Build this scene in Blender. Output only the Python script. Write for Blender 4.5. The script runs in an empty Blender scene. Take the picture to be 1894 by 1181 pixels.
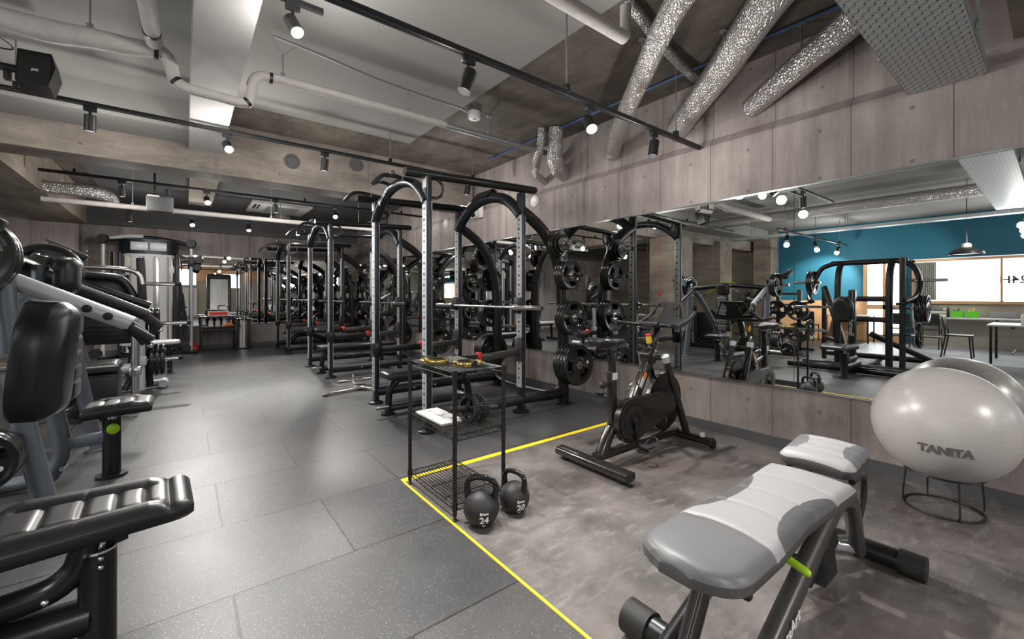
import bpy, bmesh, math, random
from mathutils import Vector, Matrix, Euler
random.seed(7)
PI = math.pi
S = bpy.context.scene
COL = S.collection
V3 = Vector

# ------------------------------------------------------------------ camera, world, exposure
F_PX, W_PX, H_PX = 786.0, 1894, 1181
YAW = math.atan(607/786)
cd = bpy.data.cameras.new('camera')
cam = bpy.data.objects.new('camera', cd); COL.objects.link(cam)
cam.location = (0, 0, 1.25)
cam.rotation_euler = (PI/2, 0, -YAW)
cd.sensor_fit = 'HORIZONTAL'; cd.sensor_width = 36; cd.lens = F_PX/W_PX*36
cd.shift_y = -(590.5-547)/W_PX
cd.clip_start = 0.05; cd.clip_end = 100
S.camera = cam
wd = bpy.data.worlds.new('world'); S.world = wd; wd.use_nodes = True
wd.node_tree.nodes['Background'].inputs[0].default_value = (0.8, 0.85, 0.95, 1)
wd.node_tree.nodes['Background'].inputs[1].default_value = 0.6
S.view_settings.view_transform = 'Standard'; S.view_settings.look = 'None'
S.view_settings.gamma = 1; S.view_settings.exposure = 1.5
S.cycles.max_bounces = 10; S.cycles.diffuse_bounces = 5; S.cycles.glossy_bounces = 6
S.cycles.use_denoising = True; S.cycles.sample_clamp_indirect = 6
S.cycles.caustics_reflective = False; S.cycles.caustics_refractive = False

# ------------------------------------------------------------------ node materials
class N:
    def __init__(s, name):
        s.m = bpy.data.materials.new(name); s.m.use_nodes = True
        s.t = s.m.node_tree; s.b = s.t.nodes['Principled BSDF']
    def n(s, typ, **kw):
        x = s.t.nodes.new(typ)
        for k, v in kw.items():
            if k.startswith('i_'):
                key = k[2:]; key = int(key) if key.isdigit() else key.replace('_', ' ')
                s.set(x.inputs[key], v)
            else: setattr(x, k, v)
        return x
    def set(s, inp, v):
        if hasattr(v, 'is_output'): s.t.links.new(v, inp)
        elif hasattr(v, 'outputs'): s.t.links.new(v.outputs[0], inp)
        else:
            if isinstance(v, tuple) and len(v) == 3 and inp.type == 'RGBA': v = (*v, 1)
            inp.default_value = v
    def math(s, op, a, b=0, c=None):
        x = s.n('ShaderNodeMath', operation=op); s.set(x.inputs[0], a); s.set(x.inputs[1], b)
        if c is not None: s.set(x.inputs[2], c)
        return x.outputs[0]
    def mix(s, f, a, b, bt='MIX'):
        x = s.n('ShaderNodeMix', data_type='RGBA', blend_type=bt)
        s.set(x.inputs[0], f); s.set(x.inputs[6], a); s.set(x.inputs[7], b)
        return x.outputs[2]
    def ramp(s, f, *stops):
        x = s.n('ShaderNodeValToRGB'); s.set(x.inputs[0], f)
        e = x.color_ramp.elements
        while len(e) < len(stops): e.new(0.5)
        for el, (p, c) in zip(e, stops):
            el.position = p; el.color = (c, c, c, 1) if not isinstance(c, tuple) else (*c, 1)
        return x.outputs[0]
    def noise(s, vec, scale, detail=4, rough=.55):
        x = s.n('ShaderNodeTexNoise'); s.set(x.inputs['Vector'], vec)
        x.inputs['Scale'].default_value = scale; x.inputs['Detail'].default_value = detail; x.inputs['Roughness'].default_value = rough
        return x.outputs['Fac']
    def obj(s): return s.n('ShaderNodeTexCoord').outputs['Object']
    def scale(s, vec, sc):
        x = s.n('ShaderNodeMapping'); s.set(x.inputs[0], vec); x.inputs['Scale'].default_value = sc
        return x.outputs[0]
    def xyz(s, vec):
        x = s.n('ShaderNodeSeparateXYZ'); s.set(x.inputs[0], vec); return x.outputs
    def bump(s, h, st=.2, d=.01):
        x = s.n('ShaderNodeBump'); s.set(x.inputs['Height'], h); x.inputs['Strength'].default_value = st; x.inputs['Distance'].default_value = d
        s.t.links.new(x.outputs[0], s.b.inputs['Normal'])
    def out(s, **kw):
        for k, v in kw.items(): s.set(s.b.inputs[k.replace('_', ' ')], v)
        return s.m

def simple(name, col, rough=.5, metal=0, var=.06, scale=30, bump=0, coat=0, spec=.5):
    k = N(name); o = k.obj()
    f = k.noise(o, scale, 3)
    c1 = tuple(max(0, c*(1-var)) for c in col); c2 = tuple(min(1, c*(1+var)) for c in col)
    cc = k.mix(f, c1, c2)
    if bump: k.bump(f, bump, .004)
    return k.out(Base_Color=cc, Roughness=rough, Metallic=metal, Coat_Weight=coat, Specular_IOR_Level=spec)

def emit(name, col, st):
    k = N(name); f = k.noise(k.obj(), 3, 1)
    k.set(k.b.inputs['Base Color'], (0.02, .02, .02))
    k.set(k.b.inputs['Emission Color'], k.mix(f, tuple(c*.97 for c in col), col))
    k.b.inputs['Emission Strength'].default_value = st
    return k.m

def concrete(name, base, dark, along='y', joint=.53, off=0.0, ties=True, tz=.36, tz0=2.155, stain=1.0, grain=(1, 1, .12)):
    """board-formed fair-faced concrete: panel joints, form-tie holes, cloudy stains"""
    k = N(name); o = k.obj(); X = k.xyz(o)
    n1 = k.noise(o, 1.3, 5, .6); n2 = k.noise(k.scale(o, tuple(g*7 for g in grain)), 1.0, 5, .65); n3 = k.noise(o, 38, 3, .6)
    f = k.math('ADD', k.math('MULTIPLY', n1, .5), k.math('ADD', k.math('MULTIPLY', n2, .4), k.math('MULTIPLY', n3, .1)))
    n4 = k.noise(k.scale(o, tuple(g*2.6 for g in grain)), 1.0, 6, .7)
    f = k.math('ADD', f, k.math('MULTIPLY', k.math('SUBTRACT', n4, .5), .55))
    r = k.ramp(f, (.33, 0.0), (.50, .5), (.66, 1.0))
    c = k.mix(r, dark, base)
    u = X[{'x': 0, 'y': 1}[along]]
    fu = k.math('FRACT', k.math('DIVIDE', k.math('ADD', u, -off), joint))
    d = k.math('MULTIPLY', k.math('SUBTRACT', .5, k.math('ABSOLUTE', k.math('SUBTRACT', fu, .5))), joint)
    j = k.math('LESS_THAN', d, .004)
    wob = k.math('MULTIPLY', k.math('LESS_THAN', d, .03), k.ramp(n2, (.45, 0), (.7, .5)))
    c = k.mix(k.math('MULTIPLY', k.math('MAXIMUM', k.math('MULTIPLY', j, .75), wob), stain), c, tuple(q*.45 for q in dark))
    h = k.math('MULTIPLY', j, -1.0)
    if ties:
        fz = k.math('MULTIPLY', k.math('SUBTRACT', k.math('FRACT', k.math('ADD', k.math('DIVIDE', k.math('ADD', X[2], -tz0), tz), .5)), .5), tz)
        fc = k.math('MULTIPLY', k.math('SUBTRACT', k.math('FRACT', k.math('ADD', k.math('DIVIDE', k.math('ADD', u, -off-joint*.37), joint), .5)), .5), joint)
        rr = k.math('SQRT', k.math('ADD', k.math('MULTIPLY', fz, fz), k.math('MULTIPLY', fc, fc)))
        t = k.math('LESS_THAN', rr, .014); t2 = k.math('LESS_THAN', rr, .009)
        c = k.mix(k.math('MULTIPLY', t, .6), c, tuple(q*.5 for q in dark))
        h = k.math('SUBTRACT', h, k.math('ADD', t, t2))
    h = k.math('ADD', h, k.math('MULTIPLY', n2, .35))
    k.bump(h, .35, .006)
    return k.out(Base_Color=c, Roughness=k.math('ADD', .62, k.math('MULTIPLY', n1, .25)))

M = {}
M['concrete_wall'] = concrete('board_formed_concrete', (.46, .40, .375), (.215, .18, .168), 'y', .525, .421)
M['concrete_back'] = concrete('back_wall_concrete', (.42, .37, .35), (.20, .17, .16), 'x', .6, .1)
M['concrete_beam'] = concrete('beam_concrete', (.37, .325, .28), (.12, .102, .088), 'x', 1.8, .3, tz=.5, tz0=2.8, stain=.5, grain=(.3, 1, 1))
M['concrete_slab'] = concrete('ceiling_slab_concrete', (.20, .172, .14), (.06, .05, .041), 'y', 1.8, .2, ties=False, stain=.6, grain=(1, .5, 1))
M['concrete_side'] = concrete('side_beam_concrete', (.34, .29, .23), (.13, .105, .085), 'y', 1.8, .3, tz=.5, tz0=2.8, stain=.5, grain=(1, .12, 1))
M['board_grey'] = simple('grey_ceiling_board', (.285, .28, .265), .8, var=.06, scale=1.2)
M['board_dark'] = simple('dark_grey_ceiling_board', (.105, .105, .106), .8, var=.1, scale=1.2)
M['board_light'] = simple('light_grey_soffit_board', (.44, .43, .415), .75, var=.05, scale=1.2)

# rubber gym floor with pale flecks, tile seams
k = N('speckled_rubber_floor'); o = k.obj()
vo = k.n('ShaderNodeTexVoronoi'); k.set(vo.inputs['Vector'], o); vo.inputs['Scale'].default_value = 135
sp = k.math('LESS_THAN', vo.outputs['Distance'], .22)
hsv = k.xyz(vo.outputs['Color'])
keep = k.math('GREATER_THAN', hsv[0], .62)
fleck = k.math('MULTIPLY', sp, keep)
br = k.n('ShaderNodeTexBrick', offset=.5); k.set(br.inputs['Vector'], k.scale(o, (1, 1, 1)))
mp = k.n('ShaderNodeMapping'); k.set(mp.inputs[0], o); mp.inputs['Location'].default_value = (-.165, -2.12+.66*4, 0)
k.set(br.inputs['Vector'], mp.outputs[0])
for nm, v in (('Scale', 1), ('Mortar Size', .0055), ('Mortar Smooth', .3), ('Brick Width', 1.0), ('Row Height', .66), ('Bias', 0)): br.inputs[nm].default_value = v
k.set(br.inputs['Color1'], (.036, .037, .039)); k.set(br.inputs['Color2'], (.056, .055, .056)); k.set(br.inputs['Mortar'], (.007, .007, .007))
dust = k.noise(o, 2.2, 5, .65)
base = k.mix(k.math('MULTIPLY', k.ramp(dust, (.38, 0), (.75, .32)), k.math('SUBTRACT', 1, br.outputs['Fac'])), br.outputs['Color'], (.115, .112, .110))
amt = k.math('MULTIPLY', fleck, k.ramp(k.noise(o, .9, 2), (.3, .25), (.62, .8)))
cc = k.mix(amt, base, (.42, .42, .42))
k.bump(k.math('SUBTRACT', k.noise(o, 220, 2), k.math('MULTIPLY', br.outputs['Fac'], 2)), .18, .003)
M['rubber_floor'] = k.out(Base_Color=cc, Roughness=k.math('ADD', .30, k.math('MULTIPLY', dust, .22)), Specular_IOR_Level=.36)

# stone look vinyl
k = N('stone_look_vinyl_floor'); o = k.obj()
n1 = k.noise(o, 2.3, 8, .68); n2 = k.noise(k.scale(o, (1.2, 3.4, 1)), 5, 6, .7); n3 = k.noise(o, .8, 3)
c = k.mix(k.ramp(n1, (.34, 0), (.66, 1)), (.052, .046, .044), (.17, .155, .148))
c = k.mix(k.ramp(n2, (.52, 0), (.74, .7)), c, (.25, .235, .225))
c = k.mix(k.ramp(n3, (.45, 0), (.7, .45)), c, (.13, .095, .08))
k.bump(n2, .05, .003)
M['vinyl_floor'] = k.out(Base_Color=c, Roughness=k.math('ADD', .36, k.math('MULTIPLY', n1, .18)))
k = N('pale_wood_floor'); o = k.obj()
n2 = k.noise(k.scale(o, (1.2, 14, 1)), 2, 5, .6)
M['lounge_floor'] = k.out(Base_Color=k.mix(n2, (.36, .38, .42), (.55, .57, .60)), Roughness=.4)

M['skirt'] = simple('grey_vinyl_skirting', (.10, .10, .104), .5)
M['mirror'] = simple('silvered_mirror', (.80, .815, .80), .0, 1, var=.004, scale=1)
M['mirror_edge'] = simple('polished_mirror_edge', (.55, .6, .6), .15, .9)
M['teal'] = simple('teal_painted_wall', (.006, .10, .155), .7, var=.08, scale=2)
M['black'] = simple('black_powder_coat', (.012, .012, .013), .42, var=.2, bump=.03, scale=300)
M['black_sat'] = simple('satin_black_steel', (.017, .017, .018), .3, .3, var=.15)
M['navy'] = simple('blue_grey_powder_coat', (.022, .026, .033), .36, .35, var=.12)
M['silver'] = simple('silver_grey_powder_coat', (.56, .57, .59), .38, .12, var=.05)
M['gunmetal'] = simple('dark_warm_grey_powder_coat', (.075, .072, .069), .38, .45, var=.08)
M['blue_silver'] = simple('steel_blue_powder_coat', (.135, .155, .18), .36, .25, var=.07)
M['chrome'] = simple('chrome', (.78, .77, .75), .09, 1, var=.02)
M['steel'] = simple('brushed_steel', (.6, .6, .6), .24, 1, var=.05)
M['plate'] = simple('black_rubber_plate', (.018, .0175, .017), .24, var=.2, coat=.3)
M['rubber'] = simple('matt_black_rubber', (.012, .012, .012), .6, var=.2)
M['leather'] = simple('black_leatherette', (.013, .013, .014), .34, var=.2, bump=.08, scale=260)
M['leather_grey'] = simple('dark_grey_leatherette', (.13, .135, .142), .42, var=.07, bump=.06, scale=260)
M['pad_side'] = simple('dark_grey_pad_side', (.062, .060, .060), .42, var=.07)
M['leather_light'] = simple('light_grey_leatherette', (.36, .365, .375), .42, var=.05, bump=.06, scale=260)
M['leather_mid'] = simple('mid_grey_leatherette', (.20, .205, .212), .42, var=.06, bump=.06, scale=260)
M['lime'] = simple('lime_plastic', (.36, .62, .02), .4)
M['red'] = simple('red_plastic', (.75, .04, .025), .4)
M['yellow'] = simple('yellow_plastic', (.85, .58, .02), .4)
M['tape'] = simple('yellow_floor_tape', (.85, .66, .02), .5, var=.08)
M['white'] = simple('white_plastic', (.74, .73, .71), .45, var=.03)
M['paper'] = simple('white_paper', (.8, .8, .79), .6, var=.03)
M['gold'] = simple('gold_anodised_metal', (.80, .60, .22), .16, 1, var=.05)
M['orange'] = simple('orange_decal', (.85, .22, .03), .5)
M['bike_black'] = simple('brownish_black_gloss_paint', (.022, .019, .017), .22, .2, var=.15, coat=.4)
M['kettle'] = simple('matt_black_cast_iron', (.016, .016, .017), .55, var=.25, bump=.12, scale=180)
M['kettle_gloss'] = simple('glossy_black_enamel', (.010, .010, .011), .16, var=.1)
M['decal'] = simple('pale_printed_lettering', (.7, .7, .7), .5)
M['decal_dark'] = simple('grey_printed_lettering', (.14, .13, .13), .5)
M['galv'] = simple('galvanised_steel', (.47, .50, .50), .42, .75, var=.1, scale=25)
M['blue_pipe'] = simple('blue_conduit', (.06, .13, .30), .4)
M['conduit'] = simple('grey_conduit', (.30, .31, .32), .45, .4)
M['wood'] = simple('warm_pale_timber', (.58, .34, .17), .5, var=.15, scale=6)
M['mdf'] = simple('beige_panel', (.42, .38, .31), .6, var=.05)
M['curtain'] = simple('grey_curtain', (.30, .31, .28), .8, var=.2, scale=9)
M['table_top'] = simple('pale_laminate_top', (.66, .66, .66), .35, var=.03)
M['green'] = simple('green_plastic', (.12, .55, .03), .45)
M['cream'] = simple('cream_plastic', (.62, .58, .50), .5)
M['dark_glass'] = simple('dark_glossy_screen', (.01, .012, .016), .1)

def quilt(name, ells, nx, light, dark, mid):
    k = N(name); o = k.obj(); X = k.xyz(o); m = 0.0
    for ex, ey, ra, rb in ells:
        q = k.math('ADD', k.math('POWER', k.math('DIVIDE', k.math('ABSOLUTE', k.math('SUBTRACT', X[0], ex)), ra), 2), k.math('POWER', k.math('DIVIDE', k.math('ABSOLUTE', k.math('SUBTRACT', X[1], ey)), rb), 2))
        m = k.math('MAXIMUM', m, k.math('LESS_THAN', q, 1))
    c = k.mix(m, light, dark)
    if nx is not None:
        bx = k.math('ADD', nx, k.math('MULTIPLY', k.math('MULTIPLY', X[1], X[1]), -1.2))
        c = k.mix(k.math('LESS_THAN', X[0], bx), c, mid)
    f = k.noise(o, 260, 3); k.bump(f, .06, .004)
    return k.out(Base_Color=c, Roughness=.42)
M['quilt_back'] = quilt('grey_quilted_back_pad', [(-.165, s_*.182, .262, .095) for s_ in (-1, 1)], -.455, (.31, .31, .32), (.085, .087, .092), (.125, .128, .134))
M['quilt_seat'] = quilt('grey_quilted_seat_pad', [(.49+.03, s_*.160, .115, .088) for s_ in (-1, 1)], None, (.33, .33, .34), (.13, .133, .14), (.2, .2, .2))

# crinkled foil
k = N('crinkled_foil_insulation'); o = k.obj()
vo = k.n('ShaderNodeTexVoronoi', feature='DISTANCE_TO_EDGE'); k.set(vo.inputs['Vector'], o); vo.inputs['Scale'].default_value = 46
h = k.math('ADD', k.math('MINIMUM', k.math('MULTIPLY', vo.outputs['Distance'], 3), .6), k.noise(o, 30, 4, .6))
k.bump(h, .6, .016)
M['foil'] = k.out(Base_Color=k.mix(k.noise(o, 3, 3), (.50, .485, .47), (.70, .68, .66)), Metallic=.85, Roughness=.32)
# white wrapped insulation
k = N('white_pipe_wrap'); o = k.obj()
n = k.noise(o, 11, 4, .6)
k.bump(n, .6, .02)
M['wrap'] = k.out(Base_Color=k.mix(n, (.40, .375, .35), (.62, .59, .56)), Roughness=.7)
# pearl exercise ball with fine ridges
k = N('pearl_grey_ball'); o = k.obj(); X = k.xyz(o)
rg = k.math('LESS_THAN', k.math('FRACT', k.math('MULTIPLY', X[2], 26)), .07)
k.bump(rg, .25, .004)
M['ball'] = k.out(Base_Color=k.mix(k.math('MULTIPLY', rg, .35), (.47, .445, .425), (.62, .60, .58)), Roughness=.33, Sheen_Weight=.1, Coat_Weight=.25, Coat_Roughness=.25)
M['lamp_on'] = emit('lit_lamp_face', (1, .95, .87), 60)
M['lamp_dim'] = emit('recessed_lamp_face', (1, .93, .85), 1.5)
M['window_glow'] = emit('bright_daylight_pane', (.93, .97, 1.0), 2.4)
M['sign_glow'] = emit('backlit_sign', (.80, .86, 1.0), 4)

# ------------------------------------------------------------------ mesh builder
class MB:
    def __init__(s): s.v = []; s.f = []; s.m = []
    def add(s, vs, fs, mi=0):
        b = len(s.v); s.v += [tuple(q) for q in vs]
        for q in fs:
            s.f.append(tuple(b+i for i in q)); s.m.append(mi)
        return s
    def box(s, c, size, bev=0.0, mi=0, R=None, seg=2):
        c = V3(c)
        if bev <= 0:
            vs = [V3((x*size[0]/2, y*size[1]/2, z*size[2]/2)) for z in (-1, 1) for y in (-1, 1) for x in (-1, 1)]
            fs = [(0, 2, 3, 1), (4, 5, 7, 6), (0, 1, 5, 4), (2, 6, 7, 3), (0, 4, 6, 2), (1, 3, 7, 5)]
        else:
            bm = bmesh.new(); bmesh.ops.create_cube(bm, size=1)
            for q in bm.verts: q.co = V3((q.co.x*size[0], q.co.y*size[1], q.co.z*size[2]))
            bmesh.ops.bevel(bm, geom=bm.edges[:], offset=min(bev, min(size)*.49), segments=seg, affect='EDGES', profile=.5)
            bm.verts.index_update(); vs = [q.co.copy() for q in bm.verts]; fs = [tuple(q.index for q in f.verts) for f in bm.faces]; bm.free()
        if R is not None: vs = [R @ q for q in vs]
        return s.add([c+q for q in vs], fs, mi)
    def bar(s, p0, p1, w, h, bev=0.0, mi=0, up=(0, 0, 1)):
        """box beam from p0 to p1; h measured along up, w across"""
        p0, p1 = V3(p0), V3(p1); d = p1-p0; L = d.length; d.normalize()
        up = V3(up)
        if abs(d.dot(up)) > .98: up = V3((0, 1, 0))
        a = d.cross(up).normalized(); u = a.cross(d)
        R = Matrix((d, a, u)).transposed()
        return s.box((p0+p1)/2, (L, w, h), bev, mi, R)
    def ring_sweep(s, rings, cap=True, closed=False, mi=0):
        n = len(rings[0]); b = []
        vs = [q for r in rings for q in r]; fs = []
        K = len(rings)
        for i in range(K if closed else K-1):
            j = (i+1) % K
            for q in range(n):
                fs.append((i*n+q, i*n+(q+1) % n, j*n+(q+1) % n, j*n+q))
        if cap and not closed:
            fs.append(tuple(range(n-1, -1, -1))); fs.append(tuple((K-1)*n+q for q in range(n)))
        return s.add(vs, fs, mi)
    def tube(s, pts, r, n=10, sub=5, closed=False, asp=1.0, up=None, mi=0, cap=True, pw=2.0):
        """swept tube through pts (Catmull-Rom); r number or list; asp = height/width along up"""
        P = [V3(p) for p in pts]; R = r if isinstance(r, (list, tuple)) else [r]*len(P)
        if sub > 1 and len(P) > 2:
            Q = []; RR = []; K = len(P)
            for i in range(K if closed else K-1):
                g = (lambda q: P[q % K]) if closed else (lambda q: P[max(0, min(K-1, q))])
                p0, p1, p2, p3 = g(i-1), g(i), g(i+1), g(i+2)
                for t in range(sub):
                    t = t/sub
                    Q.append(.5*((2*p1)+(p2-p0)*t+(2*p0-5*p1+4*p2-p3)*t*t+(3*p1-p0-3*p2+p3)*t**3))
                    RR.append(R[i]*(1-t)+R[(i+1) % K]*t)
            if not closed: Q.append(P[-1]); RR.append(R[-1])
            P, R = Q, RR
        K = len(P); rings = []; prev = None
        for i in range(K):
            if closed: d = P[(i+1) % K]-P[i-1]
            else: d = P[min(K-1, i+1)]-P[max(0, i-1)]
            if d.length < 1e-9: d = V3((0, 0, 1))
            d.normalize()
            if up is not None: u = V3(up)
            else: u = prev if prev is not None else (V3((0, 0, 1)) if abs(d.z) < .9 else V3((1, 0, 0)))
            u = u-d*u.dot(d)
            if u.length < 1e-6: u = V3((0, 1, 0))-d*d.y
            u.normalize(); a = d.cross(u); prev = u
            rings.append([P[i]+R[i]*(math.copysign(abs(math.cos(q))**(2/pw), math.cos(q))*a+asp*math.copysign(abs(math.sin(q))**(2/pw), math.sin(q))*u) for q in [2*PI*z/n for z in range(n)]])
        return s.ring_sweep(rings, cap, closed, mi)
    def cyl(s, p0, p1, r, r1=None, n=16, mi=0):
        return s.tube([p0, p1], [r, r if r1 is None else r1], n, 1, mi=mi)
    def lathe(s, prof, c=(0, 0, 0), axis=(0, 0, 1), n=24, mi=0, capends=True):
        """prof: list of (radius, height along axis)"""
        ax = V3(axis).normalized(); u = V3((1, 0, 0)) if abs(ax.x) < .9 else V3((0, 1, 0))
        u = (u-ax*u.dot(ax)).normalized(); w = ax.cross(u); c = V3(c)
        rings = [[c+ax*h+r*(math.cos(2*PI*q/n)*u+math.sin(2*PI*q/n)*w) for q in range(n)] for r, h in prof]
        return s.ring_sweep(rings, capends, False, mi)
    def sph(s, c, r, n=20, mi=0, R=None):
        if not isinstance(r, (tuple, list)): r = (r, r, r)
        c = V3(c); rings = []
        for i in range(1, n//2):
            th = PI*i/(n//2)
            ring = [V3((r[0]*math.sin(th)*math.cos(2*PI*q/n), r[1]*math.sin(th)*math.sin(2*PI*q/n), -r[2]*math.cos(th))) for q in range(n)]
            rings.append([c+(R @ q if R is not None else q) for q in ring])
        return s.ring_sweep(rings, True, False, mi)
    def prism(s, outline, o, ux, uy, t, mi=0):
        """extruded outline [(a,b)...] at origin o, axes ux, uy, thickness t centred along ux x uy"""
        o, ux, uy = V3(o), V3(ux).normalized(), V3(uy).normalized(); nrm = ux.cross(uy).normalized()
        n = len(outline)
        vs = [o+a*ux+b*uy+nrm*sg*t/2 for sg in (-1, 1) for a, b in outline]
        fs = [tuple(range(n-1, -1, -1)), tuple(range(n, 2*n))]+[(i, (i+1) % n, n+(i+1) % n, n+i) for i in range(n)]
        return s.add(vs, fs, mi)
    def quad(s, a, b, c, d, mi=0): return s.add([a, b, c, d], [(0, 1, 2, 3)], mi)
    def pad(s, o, ux, uy, L, wf, T, seams=(), matf=None, nu=36, nv=18, crown=.012, edge=.03, seamd=.012, bolster=None, bh=.014):
        """upholstered pad: origin o centre of bottom, length L along ux (from -L/2), half width wf(t) t in 0..1, thickness T along ux x uy"""
        o, ux, uy = V3(o), V3(ux).normalized(), V3(uy).normalized(); nz = ux.cross(uy).normalized()
        def top(a, b, w):
            e = min(min(a, L-a), w-abs(b)); e = max(e, 0)
            z = T-edge*.75*(1-min(1, e/edge))**2.2+crown*(1-(b/max(w, .01))**2)
            sf = 1.0
            if bolster:
                q = abs(b)/max(w, .01); fr = min(1, max(0, (a-.02)/.05))*min(1, max(0, (L*.86-a)/.05))
                sf = 1-fr*min(1, max(0, (q-bolster)/.06))
                z += fr*(bh*math.exp(-((q-(bolster+.26))/.20)**2)-.010*math.exp(-((q-bolster)/.045)**2))
            for sm in seams:
                sa = sm[0] if isinstance(sm, tuple) else sm
                ex = sm[1](b) if isinstance(sm, tuple) else 0
                z -= sf*seamd*math.exp(-((a-sa-ex)/.010)**2)
            return z
        us = sorted(set([0, .006, .018, L-.018, L-.006, L]+[L*i/nu for i in range(1, nu)]+[q for sm in seams for q in ((sm[0] if isinstance(sm, tuple) else sm)-.012, (sm[0] if isinstance(sm, tuple) else sm), (sm[0] if isinstance(sm, tuple) else sm)+.012)]))
        vsn = [math.sin(PI/2*(2*j/nv-1)) for j in range(nv+1)]
        vs = []; fs = []; ms = []
        nU, nV = len(us), nv+1
        for a in us:
            w = wf(a/L)
            for t in vsn: vs.append(o+ux*(a-L/2)+uy*(w*t)+nz*top(a, w*t, w))
        for i in range(nU-1):
            for j in range(nV-1):
                fs.append((i*nV+j, (i+1)*nV+j, (i+1)*nV+j+1, i*nV+j+1))
                ac = (us[i]+us[i+1])/2; w = wf(ac/L); bc = w*(vsn[j]+vsn[j+1])/2
                ms.append(matf(ac, bc, w) if matf else 0)
        per = [i*nV for i in range(nU)]+[(nU-1)*nV+j for j in range(1, nV)]+[i*nV+nV-1 for i in range(nU-2, -1, -1)]+[j for j in range(nV-2, 0, -1)]
        n0 = len(vs); K = len(per); cen = o
        for q in per:
            p = vs[q]; z = (p-o).dot(nz); vs.append(p-nz*(z-.012))
        for q in per:
            p = vs[q]; z = (p-o).dot(nz); pl = p-nz*z; vs.append(cen+(pl-cen)*.95)
        side = matf(None, None, None) if matf else 0
        for i in range(K):
            j = (i+1) % K
            fs.append((per[j], per[i], n0+i, n0+j)); ms.append(side)
            fs.append((n0+j, n0+i, n0+K+i, n0+K+j)); ms.append(side)
        fs.append(tuple(n0+K+i for i in range(K-1, -1, -1))[::-1]); ms.append(side)
        b = len(s.v); s.v += [tuple(q) for q in vs]
        for q, m_ in zip(fs, ms): s.f.append(tuple(b+i for i in q)); s.m.append(m_)
        return s
    def merge(s, other, mi=0):
        return s.add(other.v, other.f, mi)

def mesh_of(name, mb, mats, off=(0, 0, 0), sharp=38):
    me = bpy.data.meshes.new(name)
    ox, oy, oz = off
    me.from_pydata([(x-ox, y-oy, z-oz) for x, y, z in mb.v], [], mb.f)
    if not isinstance(mats, (list, tuple)): mats = [mats]
    for q in mats: me.materials.append(M[q] if isinstance(q, str) else q)
    me.polygons.foreach_set('material_index', [min(i, len(mats)-1) for i in mb.m])
    bm = bmesh.new(); bm.from_mesh(me); bmesh.ops.recalc_face_normals(bm, faces=bm.faces[:]); bm.to_mesh(me); bm.free()
    me.polygons.foreach_set('use_smooth', [True]*len(me.polygons))
    me.set_sharp_from_angle(angle=math.radians(sharp))
    me.update()
    return me

def obj(name, mb, mats, parent=None, sharp=38):
    """one mesh object; mb in world coordinates; parent must have an identity rotation while building"""
    off = V3((0, 0, 0)); q = parent
    while q is not None: off += q.location; q = q.parent
    o = bpy.data.objects.new(name, mesh_of(name, mb, mats, off, sharp)); COL.objects.link(o)
    if parent is not None: o.parent = parent
    return o
def structure(name, mb, mats, sharp=38):
    o = obj(name, mb, mats, None, sharp); o['kind'] = 'structure'; return o
def tag(o, label, cat, group=None, kind=None):
    o['label'] = label; o['category'] = cat
    if group: o['group'] = group
    if kind: o['kind'] = kind
    return o
def thing(name, label, cat, loc=(0, 0, 0), group=None):
    o = bpy.data.objects.new(name, None); COL.objects.link(o); o.location = loc; o.empty_display_size = .1
    return tag(o, label, cat, group)
def single(name, mb, mats, label, cat, group=None, sharp=38):
    """a thing that is one mesh, its origin at the centre of its footprint"""
    xs, ys, zs = zip(*mb.v)
    c = ((min(xs)+max(xs))/2, (min(ys)+max(ys))/2, min(zs))
    o = bpy.data.objects.new(name, mesh_of(name, mb, mats, c, sharp)); COL.objects.link(o); o.location = c
    return tag(o, label, cat, group)
def dup(root, loc, label, rotz=None, group=None):
    """copy a thing with its parts and sub-parts"""
    def cp(o, par):
        c = o.copy(); COL.objects.link(c)
        if par is not None: c.parent = par; c.matrix_parent_inverse = o.matrix_parent_inverse.copy()
        for ch in [q for q in KIDS.get(o.name, [])]: cp(ch, c)
        return c
    KIDS = {}
    def walk(o):
        KIDS[o.name] = list(o.children)
        for ch in o.children: walk(ch)
    walk(root)
    r = cp(root, None); r.location = loc
    if rotz is not None: r.rotation_euler = (0, 0, rotz)
    r['label'] = label
    if group: r['group'] = group
    return r

def text_mb(body, size, place, ext=.0015, bold=0.0, mi=0, shear=0):
    """lettering as a mesh; place(a, b, c) maps text plane coords to world"""
    cu = bpy.data.curves.new('lettering', 'FONT'); cu.body = body; cu.size = size; cu.extrude = ext; cu.align_x = 'CENTER'; cu.align_y = 'CENTER'
    cu.resolution_u = 3; cu.offset = bold; cu.shear = shear
    to = bpy.data.objects.new('lettering', cu); COL.objects.link(to)
    bpy.context.view_layer.update()
    me = bpy.data.meshes.new_from_object(to.evaluated_get(bpy.context.evaluated_depsgraph_get()))
    mb = MB(); mb.add([place(q.co.x, q.co.y, q.co.z) for q in me.vertices], [tuple(p.vertices) for p in me.polygons], mi)
    bpy.data.objects.remove(to); bpy.data.curves.remove(cu); bpy.data.meshes.remove(me)
    return mb
def flat(o, ux, uy):
    o, ux, uy = V3(o), V3(ux).normalized(), V3(uy).normalized(); nz = ux.cross(uy)
    return lambda a, b, c: o+ux*a+uy*b+nz*c

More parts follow.
